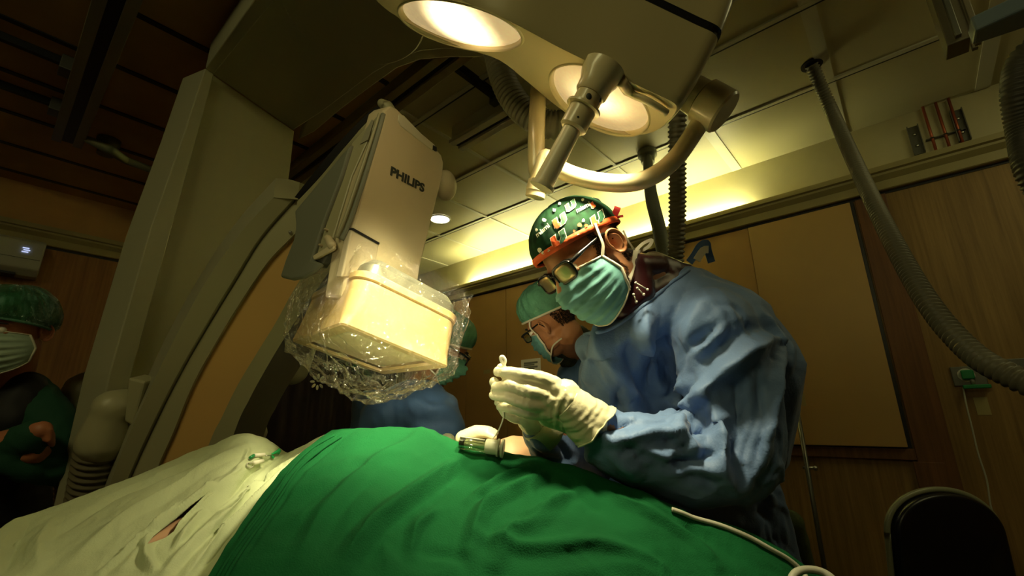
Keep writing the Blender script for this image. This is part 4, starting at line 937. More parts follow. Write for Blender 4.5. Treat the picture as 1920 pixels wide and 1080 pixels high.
def captext(s_, cx_, cy_, size, ax, ay, m):
    c = bpy.data.curves.new('t', 'FONT'); c.body = s_; c.size = 1; c.align_x = 'CENTER'; c.offset = .02
    t = bpy.data.objects.new('t', c); COL.objects.link(t); dg = bpy.context.evaluated_depsgraph_get(); dg.update(); me_ = bpy.data.meshes.new_from_object(t.evaluated_get(dg)); bpy.data.objects.remove(t)
    press(me_, lambda x, y: (cx_+size*(x*ax[0]+y*ay[0]), cy_+size*(x*ax[1]+y*ay[1])), m, 'lettering', cap1, .0034)
captext('miami', 1021, 436, 13, (.76, -.65), (-.5, -.8), M['whitep'])
captext('miami', 1094, 394, 12, (.86, -.48), (-.35, -.9), M['whitep'])
captext('miami', 1020, 492, 9, (.72, -.66), (-.5, -.8), M['whitep'])
# small loose printed patches of orange and white between the letters
pr_ = random.Random(5)
for (x, y, s_) in ((1086, 423, 9), (1093, 415, 7), (1013, 468, 9), (1020, 474, 7), (1022, 414, 8), (1040, 396, 7), (1050, 384, 6), (1092, 377, 6), (1098, 424, 7), (1030, 470, 6), (1076, 434, 5), (1008, 432, 6), (1084, 441, 5)):
    mm = M['whitep'] if pr_.random() < .55 else M['orng']
    pol = [(math.cos(k)*(.35+.2*pr_.random()), math.sin(k)*(.35+.2*pr_.random())) for k in np.linspace(0, 5.6, 8)]
    press(polymesh(pol), lambda u_, w_: (x+s_*u_, y+s_*w_), mm, 'printed_patch', cap1, .0034)
# ribbon ties at the back of the cap
bb = B(); k0 = H1(-.055, -.098, .050); kn = P(1142, 422, 1.0)
ribbon(bb, [P(1141, 424, .985), P(1150, 408, .98), P(1156, 394, .975), P(1158, 388, .975)], .014, -cf, .002, 10)
ribbon(bb, [P(1141, 420, .99), P(1150, 415, .985), P(1160, 407, .98), P(1168, 405, .98)], .005, -cf, .002, 10); fin('cap_tie', bb, M['red'], cap1)
bb = B(); tube(bb, spline([P(1112, 372, .99), P(1121, 374, .99), P(1127, 382, .99), P(1124, 390, .99)], 12), .0022, 8); fin('cap_loop', bb, M['black'], cap1, smooth=True)
g1 = glasses(H1, s1, M['lens'], wd=.031, ht=.0205, y=.101, z=.010, thick=.0027)
mk1, ed = mask_part(H1, s1)
Lc_t, Lc_b = ed['L'][0], ed['L'][-1]
vn = -cf
bb = B()
ribbon(bb, [Lc_t+vn*.002, H1(-.083, .016, .004), H1(-.087, .010, .024), H1(-.090, .002, .048)], .0065, nrm(-H1.r), .0015, 20)
ribbon(bb, [Lc_b+vn*.002, P(1128, 553, .93), P(1158, 547, .93), P(1176, 530, .955), P(1186, 500, .975), P(1192, 470, .985)], .010, vn, .0018, 30)
ribbon(bb, [P(1190, 472, .985), P(1205, 457, 1.0), P(1222, 450, 1.0), P(1216, 462, 1.0), P(1198, 472, 1.0), P(1188, 474, .99)], .007, vn, .0018, 24)
ribbon(bb, [P(1190, 470, .985), P(1178, 452, .98), P(1168, 432, .98)], .004, vn, .0015, 12)
fin('mask_strap', bb, M['masktrim'], mk1)
# thyroid collar
bb = B(); me = None
prims = [PC((1196, 505, 1.00, .030), (1200, 550, .99, .032), (1170, 580, 1.0, .03)), PC((1225, 490, 1.06, .026), (1258, 512, 1.08, .036), (1285, 515, 1.10, .028)), PC((1205, 555, 1.01, .036), (1250, 535, 1.07, .045), (1290, 535, 1.13, .036)), PC((1195, 500, 1.0, .03), (1225, 500, 1.05, .034)), PC((1240, 520, 1.08, .05), (1280, 535, 1.12, .05)), PC((1225, 500, 1.06, .035), (1262, 512, 1.09, .036))]
cloth('thyroid_collar', prims, .005, M['maroon'], s1, ruf=((.0012, 14),))
bb = B()
for a, c2 in (((1192, 530), (1214, 543)), ((1195, 540), (1207, 552)), ((1188, 552), (1193, 566))):
    tube(bb, [P(*a, .937), P(*c2, .942)], .0013, 6); ell(bb, P(*c2, .942), np.eye(3), (.0032,)*3, 2); ell(bb, P(*a, .937), np.eye(3), (.0026,)*3, 2)
fin('collar_print', bb, M['whitep'], s1, smooth=True)
# gown
gp = [PC((1215, 690, 1.13, .105), (1205, 790, 1.17, .130), (1290, 880, 1.18, .145), (1385, 1000, 1.2, .125)),
      PC((1290, 530, 1.07, .040), (1240, 582, 1.02, .050), (1185, 622, 1.0, .044), (1140, 648, 1.03, .040), (1106, 652, 1.07, .036)),
      PC((1160, 640, 1.05, .065), (1148, 710, 1.06, .075), (1160, 790, 1.09, .085)),
      PC((1150, 640, 1.15, .055), (1128, 700, 1.15, .06), (1130, 790, 1.15, .07)),
      PC((1215, 640, 1.10, .075), (1300, 590, 1.06, .095), (1362, 620, 1.04, .108)),
      PC((1290, 555, 1.12, .075), (1360, 610, 1.12, .105), (1402, 690, 1.12, .125), (1385, 820, 1.14, .120)),
      PC((1160, 660, 1.30, .06), (1250, 620, 1.28, .09), (1370, 640, 1.25, .11)),
      PC((1335, 620, .99, .098), (1372, 720, .95, .098), (1378, 845, .92, .094)),
      PC((1375, 850, .92, .094), (1300, 868, .90, .088), (1215, 850, .88, .076), (1150, 832, .865, .056), (1124, 812, .857, .033), (1100, 788, .853, .020)),
      PC((1160, 660, 1.28, .06), (1120, 780, 1.16, .06), (1105, 865, 1.10, .062)),
      PC((1105, 865, 1.10, .062), (1050, 850, .99, .050), (1012, 812, .93, .036)),
      PC((1395, 930, 1.18, .095), (1420, 1050, 1.2, .105), (1440, 1200, 1.22, .12)),
      PC((1472, 650, 1.12, .028), (1462, 740, 1.12, .045), (1440, 840, 1.12, .04))]
prims = list(gp); q = P(1440, 1150, 1.22); prims.append(([(q, .13), (foot+UZ*.42, .19)],))
bb = B()
for p_ in prims: chain(bb, p_[0])
gm = fuse(bb, .0052, 9)
gt = bvh(gm)
F = [
 ([(1180, 556), (1150, 592), (1129, 637), (1140, 672), (1160, 705), (1190, 750)], .040, .020, 1),
 ([(1148, 610), (1112, 668), (1100, 740)], .03, .014, 1),
 ([(1222, 548), (1210, 600), (1209, 640), (1222, 680), (1250, 748)], .034, .018, 1),
 ([(1200, 560), (1180, 620), (1185, 690), (1215, 745)], .03, -.014, 1),
 ([(1260, 650), (1250, 700), (1258, 745)], .03, -.012, 1),
 ([(1294, 500), (1320, 545), (1356, 606)], .018, .007, 1.5), ([(1310, 497), (1345, 545), (1378, 598)], .018, .007, 1.5),
 ([(1345, 608), (1310, 640), (1262, 705)], .024, -.016, 1.5), ([(1356, 618), (1318, 655), (1272, 715)], .022, .012, 1.5),
 ([(1446, 635), (1410, 655), (1372, 688), (1326, 730)], .034, .024, 1.5),
 ([(1435, 618), (1395, 622), (1345, 655), (1300, 700)], .035, -.010, 1),
 ([(1326, 728), (1300, 760), (1278, 784)], .030, .024, 1.3), ([(1290, 720), (1262, 755), (1250, 785)], .03, .016, 1.3),
 ([(1300, 735), (1275, 760)], .02, -.014, 1), ([(1335, 770), (1310, 800), (1290, 790)], .03, -.022, 1),
 ([(1392, 525), (1430, 590), (1448, 636), (1450, 740), (1425, 850), (1378, 925)], .030, .018, 1.4),
 ([(1470, 560), (1478, 640), (1470, 700)], .028, .012, 1.3), ([(1462, 640), (1466, 720), (1450, 820)], .025, -.014, 1),
 ([(1326, 730), (1345, 790), (1352, 830), (1345, 870), (1371, 914)], .034, .022, 1.4),
 ([(1375, 700), (1385, 780), (1375, 860)], .04, -.014, 1),
 ([(1090, 818), (1130, 816), (1180, 822), (1240, 815), (1285, 822), (1306, 852), (1340, 890), (1372, 912)], .026, .012, 1.6),
 ([(1110, 800), (1140, 780), (1180, 770), (1210, 775)], .022, .012, 1.3), ([(1120, 812), (1150, 800), (1190, 790)], .018, -.010, 1.2),
 ([(1255, 865), (1310, 862), (1346, 842)], .022, -.014, 1.2), ([(1150, 840), (1180, 880), (1200, 900)], .03, .010, 1.2), ([(1108, 850), (1112, 880), (1130, 905)], .022, .014, 1.2),
 ([(1280, 790), (1262, 815)], .03, .016, 1.2), ([(1330, 560), (1300, 600), (1290, 640)], .03, .008, 1), ([(1420, 700), (1432, 800), (1405, 890)], .026, -.010, 1),
 ([(1085, 620), (1076, 690), (1082, 760)], .022, .010, 1.2), ([(1105, 640), (1098, 720), (1104, 780)], .02, -.008, 1.0), ([(1160, 720), (1158, 775)], .02, -.014, 1.2),
 ([(990, 800), (1010, 830), (1045, 850)], .016, .010, 1.2), ([(1000, 850), (1040, 870), (1080, 868)], .018, .010, 1.2), ([(1030, 815), (1055, 840), (1070, 880)], .016, -.009, 1.2),
 ([(1455, 870), (1440, 930), (1470, 1000)], .022, .014, 1.4), ([(1420, 900), (1430, 960), (1440, 1030)], .022, -.014, 1.4), ([(1480, 900), (1478, 960), (1490, 1020)], .022, .014, 1.4), ([(1400, 930), (1385, 980)], .022, .012, 1.4),
]
ruffle(gm, .0035, 7, seed=3); F = [(a, w_*.85, h_*1.55, max(e_, 1.25)) for a, w_, h_, e_ in F]; folds(gm, F, gt)
rr = random.Random(11); F2 = []
def fan(x0, y0, x1, y1, n_, ln, ang, spread, jit=24):
    for _ in range(n_):
        t = rr.random(); x = x0+(x1-x0)*t+rr.uniform(-jit, jit); y = y0+(y1-y0)*t+rr.uniform(-jit, jit); a_ = math.radians(ang+rr.uniform(-spread, spread)); l_ = ln*rr.uniform(.5, 1.3); bend = rr.uniform(-.25, .25)*l_
        F2.append(([(x, y), (x+math.cos(a_)*l_*.5-math.sin(a_)*bend, y-math.sin(a_)*l_*.5-math.cos(a_)*bend), (x+math.cos(a_)*l_, y-math.sin(a_)*l_)], rr.uniform(.007, .014), rr.choice((1, 1, -1))*rr.uniform(.0025, .0055), 1.3))
fan(1120, 660, 1180, 760, 16, 90, -70, 25); fan(1220, 600, 1300, 760, 18, 90, -100, 30); fan(1330, 560, 1440, 640, 14, 80, -50, 25)
fan(1400, 680, 1460, 860, 16, 110, -95, 18); fan(1270, 740, 1350, 860, 16, 70, 40, 50, 34); fan(1120, 800, 1300, 830, 18, 80, -8, 35, 30); fan(1140, 870, 1340, 920, 12, 70, 10, 35, 20); fan(1420, 900, 1460, 1010, 16, 70, -70, 40); fan(995, 820, 1060, 870, 10, 40, -50, 50, 14)
folds(gm, F2, bvh(gm)); ruffle(gm, .0008, 30, seed=6)
sm_o = mk('gown', gm, M['gown'], s1)
# stiff tape tabs standing at the nape of the gown
bb = B(); ribbon(bb, [P(1292, 492, 1.1), P(1302, 478, 1.1), P(1312, 462, 1.1), P(1324, 456, 1.1), P(1327, 470, 1.1), P(1334, 492, 1.1)], .018, -cf, .002, 20); fin('gown_tab', bb, M['gown2'], s1)
bb = B(); ribbon(bb, [P(1306, 488, 1.09), P(1318, 470, 1.09), P(1328, 468, 1.09)], .018, -cf, .002, 6); fin('fastener_tape', bb, M['paper'], s1)
gb2 = bvh(gm); nb = [hit(gb2, x, y) for x, y in [(1291, 506), (1276, 518), (1262, 527), (1248, 538), (1235, 549), (1221, 560), (1208, 571), (1194, 583), (1180, 594), (1165, 604), (1150, 613), (1135, 619), (1120, 623), (1105, 625), (1094, 628)]]
nb = [q-cf*.002 for q in nb if q is not None]
bb = B(); tube(bb, spline(nb, 60), .0045, 10); fin('neck_binding', bb, M['gown'], s1, smooth=True)
# green trouser glimpsed at the hip
cloth('trousers', [PC((1482, 980, 1.3, .035), (1500, 1060, 1.32, .04), (1505, 1180, 1.34, .05))], .008, mat('olive_green_trousers', (.08, .11, .035), .85, bump=.2, bscale=100), s1, ruf=((.004, 14),))
# ------------------------------------------------------------------ gloved hands
def ch(bb, *l): chain(bb, [(P(x, y, d), r_) for x, y, d, r_ in l])
bb = B()
ch(bb, (1112, 792, .852, .030), (1085, 768, .850, .031), (1060, 750, .848, .034))
ch(bb, (1085, 775, .85, .030), (1038, 727, .848, .022)); ch(bb, (1085, 780, .85, .030), (1028, 748, .842, .021)); ch(bb, (1080, 785, .852, .029), (1022, 768, .845, .021)); ch(bb, (1080, 790, .855, .028), (1025, 782, .855, .018))
ch(bb, (1060, 740, .85, .030), (1045, 760, .85, .032))
ch(bb, (1038, 720, .846, .0165), (1010, 708, .838, .0135), (978, 702, .832, .0120), (946, 698, .838, .0100))     # index, stretched
ch(bb, (1026, 742, .838, .0145), (992, 733, .826, .0122), (955, 722, .828, .0112), (930, 726, .845, .0098))       # middle
ch(bb, (1022, 762, .838, .0140), (986, 756, .826, .0118), (950, 745, .830, .0108), (926, 741, .848, .0094))       # ring
ch(bb, (1024, 778, .846, .0125), (990, 775, .838, .0105), (958, 766, .842, .0096), (938, 762, .858, .0085))       # little
ch(bb, (1060, 735, .868, .019), (1010, 712, .872, .0145), (965, 700, .868, .0122), (935, 697, .856, .0105))       # thumb beyond
hm = fuse(bb, .0022, 3)
hf = []
for i, (a, c2) in enumerate((((1000, 716), (1012, 728)), ((985, 712), (992, 722)), ((990, 738), (996, 750)), ((978, 733), (983, 746)), ((968, 728), (972, 741)), ((975, 755), (980, 768)), ((990, 760), (996, 770)), ((962, 748), (966, 760)))):
    hf.append(([a, c2], .0045, .0016, 1))
for k in range(9):
    x = 1052+k*7; hf.append(([(x, 730+k*4), (x-14, 765+k*3), (x-18, 800+k*2)], .006, .0022 if k % 2 else -.0018, 1))
ruffle(hm, .0007, 60, seed=5); folds(hm, hf)
gl = mk('glove', hm, M['glove'], s1)
bb = B()                                               # glove cuff over the sleeve, flared and wrinkled
ax_ = nrm(P(1115, 800, .855)-P(1062, 756, .85)); q0 = P(1058, 753, .85); x_, y_ = frame_of(ax_); rows = []
for j in range(34):
    t = j/33; c0_ = q0+ax_*(t*.076); rr_ = .036+.013*t; row = []
    for k in range(64):
        a = 2*math.pi*k/64; rw = rr_*(1+.05*t*math.sin(3*a+1.3)+.035*t*noise.noise(Vector((math.cos(a)*3, math.sin(a)*3, t*2))))+.0030*t**.5*noise.noise(Vector((math.cos(a)*1.6, math.sin(a)*1.6, t*9+2*math.cos(a))))+.0005*math.sin(k*1.7+t*3)*t
        tl = ax_*(.010*math.sin(a+.6)*t+.006*noise.noise(Vector((math.cos(a)*2, math.sin(a)*2, 5)))*t); row.append(bb.verts.new(V3(c0_+tl+(x_*math.cos(a)+y_*math.sin(a))*rw)))
    rows.append(row)
for a, c2 in zip(rows, rows[1:]):
    for k in range(64): bb.faces.new((a[k], a[(k+1) % 64], c2[(k+1) % 64], c2[k]))
rimp = [np.array(v.co) for v in rows[-1]]
o = fin('glove_cuff', bb, M['glove'], gl, smooth=True); so = o.modifiers.new('s', 'SOLIDIFY'); so.thickness = .0012
bb = B(); tube(bb, rimp, .0017, 8, closed=True); fin('cuff_bead', bb, M['glove'], gl, smooth=True)
bb = B()                                               # other hand behind, meeting the first
ch(bb, (1022, 806, .925, .030), (1000, 790, .91, .030), (985, 770, .895, .028))
for (x1, y1, x2, y2, x3, y3, r_) in ((975, 745, 955, 712, 940, 690, .0115), (968, 758, 942, 735, 926, 716, .0112), (965, 772, 940, 752, 928, 733, .0105), (968, 784, 948, 775, 934, 754, .0095)):
    ch(bb, (985, 775, .90, .02), (x1, y1, .885, r_*1.2), (x2, y2, .872, r_), (x3, y3, .860, r_*.85))
ch(bb, (995, 765, .895, .020), (975, 735, .88, .0145), (955, 708, .872, .0118))
hm2 = fuse(bb, .0024, 3); ruffle(hm2, .0008, 60, seed=9); gl2 = mk('glove', hm2, M['glove'], s1)
bb = B(); tube(bb, [P(1003, 792, .915), P(1013, 800, .92), P(1030, 812, .93)], [.036, .038, .043], 32, cap=False); o = fin('glove_cuff', bb, M['glove'], gl2, smooth=True); so = o.modifiers.new('s', 'SOLIDIFY'); so.thickness = .0012
# guide wire loop held in the fingers
t = thing('guide_wire', 'thin pale wire hanging in a curve from the gloved fingers to the syringe', 'wire', P(946, 690, .85))
bb = B(); tube(bb, spline([P(943, 770, .855), P(944, 782, .855), P(938, 800, .86), P(930, 815, .87), P(921, 826, .88), P(915, 832, .885)], 24), .0014, 8); fin('wire', bb, M['whitep'], t, smooth=True)
bb = B(); tube(bb, spline([P(944, 692, .848), P(945, 684, .848), P(940, 676, .848), P(939, 670, .848), P(943, 669, .848), P(947, 675, .848), P(946, 682, .848), P(943, 688, .848)], 30), .0032, 8); fin('twisted_tip', bb, M['whitep'], t, smooth=True)
# ------------------------------------------------------------------ second person (green bouffant cap, glasses) behind
H2 = Head((.140, -.121, 1.604), (-.617, -.534, .579), (-.535, .823, .189), 1.0)
s2 = thing('person', 'person in green bouffant cap, glasses and turquoise mask directly behind the surgeon', 'person', ground(P(1150, 800, 1.85)))
nk = H2(0, -.03, -.06)
bb = B(); head_prims(bb, H2, [(nk, .054), (P(1072, 650, 1.70), .062), (P(1110, 700, 1.78), .08)])
f2 = ground(P(1160, 800, 1.95)); chain(bb, [(P(1110, 710, 1.78), .10), (P(1150, 820, 1.88), .12), (np.r_[f2[:2], .9], .12)])
for s in (-1, 1):
    q = f2+CV(1, 0, 0)*s*.1; chain(bb, [(np.r_[q[:2], .85], .08), (np.r_[q[:2], .45], .055), (np.r_[q[:2], .08], .04)]); capsule(bb, q+UZ*.045, q+UZ*.04-np.array((cf[0], cf[1], 0))*.13, .042, .038)
me = with_ears(fuse(bb, .0045, 2), H2); mk('body', me, M['skin'], s2); eyes(H2, s2)
strands(me, H2, lambda l: (l[:, 1] < -.055) & (l[:, 2] > -.035) & (l[:, 2] < .09), 6000, .009, M['hair'], 'hair', s2, seed=8, wd=.0006)
c2_, rm = capshell('bouffant_cap', H2, s2, M['bouf'], rad=(.088, .112, .105), cen_=(0, -.018, .038), tilt=(.055, .012), puff=.10, wr=.06, seed=5)
bb = B(); tube(bb, rm, .004, 8, closed=True); fin('elastic', bb, M['masktrim'], c2_, smooth=True)
glasses(H2, s2, M['glassy'], wd=.028, ht=.018, y=.106, z=.002, thick=.0022)
m2_, ed2 = mask_part(H2, s2)
bb = B(); ribbon(bb, [ed2['L'][0]-cf*.001, H2(-.083, .03, .02), H2(-.084, .008, .045)], .005, nrm(-H2.r), .0015, 12); ribbon(bb, [ed2['L'][-1]-cf*.001, H2(-.07, .0, -.075), H2(-.06, -.04, -.07)], .005, nrm(-H2.r), .0015, 12); fin('mask_strap', bb, M['masktrim'], m2_)
cloth('collar', [PC((1062, 622, 1.66, .045), (1085, 640, 1.72, .06), (1105, 660, 1.74, .07)), PC((1052, 655, 1.66, .032), (1075, 680, 1.70, .045))], .008, M['camo'], s2, ruf=((.004, 20),))
cloth('gown', [PC((1110, 700, 1.72, .115), (1130, 760, 1.76, .16), (1145, 900, 1.82, .19)), PC((1080, 705, 1.70, .07), (1068, 760, 1.66, .075), (1075, 850, 1.6, .07)), (([(P(1145, 900, 1.85), .19), (np.r_[f2[:2], .45], .2)]),)], .010, M['gown2'], s2,
      fold=[([(1062, 640), (1050, 700), (1045, 760)], .03, .014, 1.3), ([(1070, 690), (1066, 740)], .03, -.014, 1), ([(1050, 700), (1075, 720)], .025, .01, 1)], ruf=((.006, 8),))
# ------------------------------------------------------------------ third person, mostly behind the bag
H3 = Head((-.225, -.195, 1.72), (.62, -.42, .10), (.25, .9, .1), 1.0)
H3.o = P(832, 650, 1.74)
s3 = thing('person', 'person in blue gown half hidden behind the plastic wrapped detector, facing right', 'person', ground(P(770, 800, 1.9)))
bb = B(); head_prims(bb, H3, [(H3(0, -.03, -.06), .055), (P(812, 700, 1.78), .06), (P(790, 740, 1.82), .08)])
f3 = ground(P(770, 800, 1.95)); chain(bb, [(P(775, 760, 1.85), .11), (np.r_[f3[:2], .9], .12)])
for s in (-1, 1):
    q = f3+CV(1, 0, 0)*s*.1; chain(bb, [(np.r_[q[:2], .85], .08), (np.r_[q[:2], .45], .055), (np.r_[q[:2], .08], .04)]); capsule(bb, q+UZ*.045, q+UZ*.04-np.array((cf[0], cf[1], 0))*.13, .042, .038)
me = with_ears(fuse(bb, .0048, 2), H3); mk('body', me, M['skin'], s3); eyes(H3, s3)
c3_, rm = capshell('bouffant_cap', H3, s3, M['bouf'], rad=(.088, .110, .10), cen_=(0, -.015, .036), tilt=(.050, -.02), puff=.12, wr=.05, seed=9)
bb = B(); tube(bb, rm, .004, 8, closed=True); fin('elastic', bb, M['masktrim'], c3_, smooth=True)
glasses(H3, s3, M['glassy'], y=.108, thick=.0026); m3_, ed3 = mask_part(H3, s3, mat('green_mask', (.14, .40, .27), .7))
bb = B(); ribbon(bb, [ed3['R'][-1]-cf*.002, H3(.07, -.01, -.09), H3(.05, -.05, -.08)], .005, nrm(H3.r), .0015, 12); fin('mask_strap', bb, M['masktrim'], m3_)
cloth('gown', [PC((780, 765, 1.72, .11), (745, 790, 1.74, .14), (720, 900, 1.8, .16)), PC((795, 760, 1.68, .095), (822, 800, 1.66, .10), (790, 870, 1.64, .10)), PC((700, 770, 1.82, .09), (698, 860, 1.8, .10)), (([(P(740, 900, 1.82), .2), (np.r_[f3[:2], .45], .2)]),), PC((835, 765, 1.68, .055), (842, 810, 1.66, .05))], .010, M['gown2'], s3,
      fold=[([(690, 745), (720, 775), (725, 808)], .03, .014, 1.3), ([(740, 740), (736, 800)], .025, -.014, 1), ([(770, 745), (810, 765), (850, 765)], .028, .014, 1.3), ([(760, 775), (800, 790), (850, 785)], .03, -.008, 1), ([(845, 720), (862, 750), (868, 785)], .02, .01, 1)], ruf=((.007, 8),))
# ------------------------------------------------------------------ person at the left edge
H4 = Head((0, 0, 1.3), (.15, .02, -.98), (.06, 1, .0), 1.0); H4.o = P(22, 618, 1.46)
s4 = thing('person', 'person in shiny bouffant cap, mask and black apron with folded arms, at the left edge', 'person', ground(P(20, 800, 1.4)))
bb = B(); head_prims(bb, H4, [(H4(0, -.03, -.06), .055), (P(15, 720, 1.52), .060), (P(5, 770, 1.56), .08)])
f4 = ground(P(-20, 800, 1.60)); chain(bb, [(P(-5, 790, 1.56), .11), (np.r_[f4[:2], .9], .11)])
ch(bb, (75, 760, 1.52, .045), (110, 870, 1.46, .038), (60, 850, 1.34, .030)); ch(bb, (-90, 770, 1.5, .045), (-110, 880, 1.44, .040), (0, 830, 1.32, .034), (78, 806, 1.33, .026))
for k in range(4): ch(bb, (78, 804+k*5, 1.33, .012), (92, 806+k*6, 1.33, .009), (98, 816+k*6, 1.35, .008))
for s in (-1, 1):
    q = f4+CV(1, 0, 0)*s*.1; chain(bb, [(np.r_[q[:2], .85], .08), (np.r_[q[:2], .45], .055), (np.r_[q[:2], .08], .04)]); capsule(bb, q+UZ*.045, q+UZ*.04-np.array((cf[0], cf[1], 0))*.13, .042, .038)
me = with_ears(fuse(bb, .0045, 2), H4); mk('body', me, M['skin2'], s4); eyes(H4, s4)
c4_, rm = capshell('bouffant_cap', H4, s4, M['boufd'], rad=(.092, .110, .105), cen_=(0, -.012, .036), tilt=(.046, -.03), puff=.07, wr=.05, seed=13)
c4b, _ = capshell('cap_sheen_layer', H4, c4_, filmmat('shiny_cap_film', (.75, .9, .8), .3, .15, 30, .9), rad=(.094, .112, .107), cen_=(0, -.012, .036), tilt=(.048, -.028), puff=.075, wr=.06, seed=14)
bb = B(); tube(bb, rm, .0045, 8, closed=True); fin('elastic', bb, M['boufd'], c4_, smooth=True)
m4_, ed4 = mask_part(H4, s4, mat('pale_green_mask', (.38, .50, .38), .7))
cloth('scrubs', [PC((-80, 750, 1.52, .08), (0, 770, 1.56, .13), (0, 900, 1.58, .14)), PC((45, 740, 1.53, .075), (88, 780, 1.50, .072), (112, 870, 1.44, .066)), PC((108, 872, 1.43, .064), (60, 872, 1.36, .050), (20, 860, 1.33, .045)), PC((-60, 770, 1.5, .08), (-110, 880, 1.44, .07), (-20, 850, 1.34, .05), (62, 818, 1.335, .046))], .008, M['scrub'], s4,
      fold=[([(110, 790), (95, 830), (110, 860)], .02, .010, 1.2), ([(60, 860), (100, 880), (130, 870)], .02, -.010, 1), ([(80, 840), (60, 860)], .02, .012, 1)], ruf=((.005, 12),))
cloth('apron', [PC((50, 725, 1.50, .050), (30, 780, 1.47, .085), (15, 860, 1.49, .11)), PC((15, 870, 1.5, .11), (0, 1000, 1.54, .13)), (([(P(0, 1000, 1.56), .13), (np.r_[f4[:2], .55], .16)]),)], .009, M['apron'], s4, ruf=((.004, 8),))
# ================================================================== DRAPES AND PATIENT
hf_ = np.array((cf[0], cf[1], 0)); hf_ /= np.linalg.norm(hf_)
def drape(ridge, tj, dxj, sj, dn, fade, nx, ny, drop=.30, yend=1230, hang=.35):
    cols = []
    kx = len(ridge)
    R_ = spline([np.array(r_, float) for r_ in ridge], nx)
    for i, (x, y, d) in enumerate(R_):
        f_ = fade(i/nx); T = P(x, y, d); dnk = dn(i/nx) if callable(dn) else dn
        pts = [T+hf_*.20-UZ*drop, T+hf_*.13-UZ*.10, T+hf_*.055-UZ*.018, T]
        for t, dx, s_ in zip(tj[1:], dxj[1:], sj[1:]): pts.append(P(x+dx*f_, y+(yend-y)*t, d+(dnk-d)*s_))
        L = pts[-1]; pts += [L-hf_*.05-UZ*.10, L-hf_*.07-UZ*hang]
        cols.append(spline(pts, ny))
    bb = B(); V_ = [[bb.verts.new(V3(p)) for p in c] for c in cols]
    for a, c in zip(V_, V_[1:]):
        for j in range(ny): bb.faces.new((a[j], a[j+1], c[j+1], c[j]))
    bmesh.ops.recalc_face_normals(bb, faces=bb.faces[:]); me = bpy.data.meshes.new('drape'); bb.to_mesh(me); bb.free()
    if (getn(me)[:, 2]).mean() < 0: me.flip_normals()
    return me
def px_of(v):
    w_ = v-CP; z = w_@cf; return 960+FL*(w_@cr)/z, 540-FL*(w_@cu)/z
gr = [(622, 812, .955), (655, 809, .945), (700, 806, .93), (753, 807, .92), (804, 809, .91), (855, 829, .90), (899, 845, .89), (946, 853, .88), (994, 858, .87), (1037, 872, .86), (1103, 884, .84), (1147, 903, .83), (1220, 932, .81), (1274, 958, .80), (1300, 972, .80), (1348, 984, .80), (1419, 1008, .80), (1502, 1056, .80), (1580, 1105, .80), (1720, 1190, .80)]
gme = drape(gr, [0, .12, .40, .76, 1], [0, -70, -165, -262, -322], [0, .20, .58, .88, 1], lambda u_: .44+.22*u_, lambda u_: max(0, 1-u_*1.2), 330, 190)
tree_g = bvh(gme)
GF = [([(640, 822), (570, 868), (500, 950), (430, 1050)], .010, .006, 1), ([(660, 815), (596, 862), (530, 940), (455, 1050), (430, 1090)], .008, -.005, 1),
 ([(860, 865), (790, 915), (700, 985), (640, 1060)], .030, .012, 1.3), ([(880, 870), (820, 925), (740, 985), (690, 1060)], .022, -.010, 1.1),
 ([(760, 830), (700, 870), (610, 960), (560, 1050)], .028, .007, 1.2), ([(1010, 895), (950, 925), (905, 960), (880, 1030)], .028, .012, 1.2), ([(1000, 880), (940, 900), (880, 940)], .020, .008, 1.2),
 ([(1040, 890), (1010, 920), (1020, 950)], .016, -.008, 1), ([(960, 925), (920, 935), (880, 930)], .014, -.007, 1), ([(1060, 900), (1100, 940), (1130, 960)], .022, -.008, 1), ([(1060, 930), (1000, 985), (950, 1000), (930, 1060)], .030, .010, 1.2),
 ([(1150, 930), (1200, 955), (1290, 1010), (1340, 1060)], .026, .008, 1.2), ([(1080, 915), (1040, 950), (980, 970)], .018, .007, 1.2), ([(1240, 970), (1320, 1010), (1400, 1060)], .022, -.006, 1),
 ([(900, 1010), (1000, 1030), (1120, 1020), (1240, 1060)], .024, .009, 1.3), ([(820, 960), (780, 990), (770, 1040)], .020, .008, 1.2), ([(700, 900), (650, 950), (610, 1020)], .018, -.005, 1), ([(780, 1030), (850, 1045), (880, 1070)], .016, -.007, 1)]
GF = [(a, w_*(.75 if h_ > 0 else 1), h_*(1.9 if h_ > 0 else 1.0), max(e_, 1.25)) for a, w_, h_, e_ in GF]; ruffle(gme, .0045, 8, seed=21); ruffle(gme, .0020, 15, seed=23); ruffle(gme, .0008, 30, seed=22); folds(gme, GF, tree_g)
gd = mk('surgical_drape', gme, M['green']); tag(gd, 'dark green cloth drape over the patient, filling the bottom of the picture', 'drape'); so = gd.modifiers.new('s', 'SOLIDIFY'); so.thickness = .002; so.offset = -1
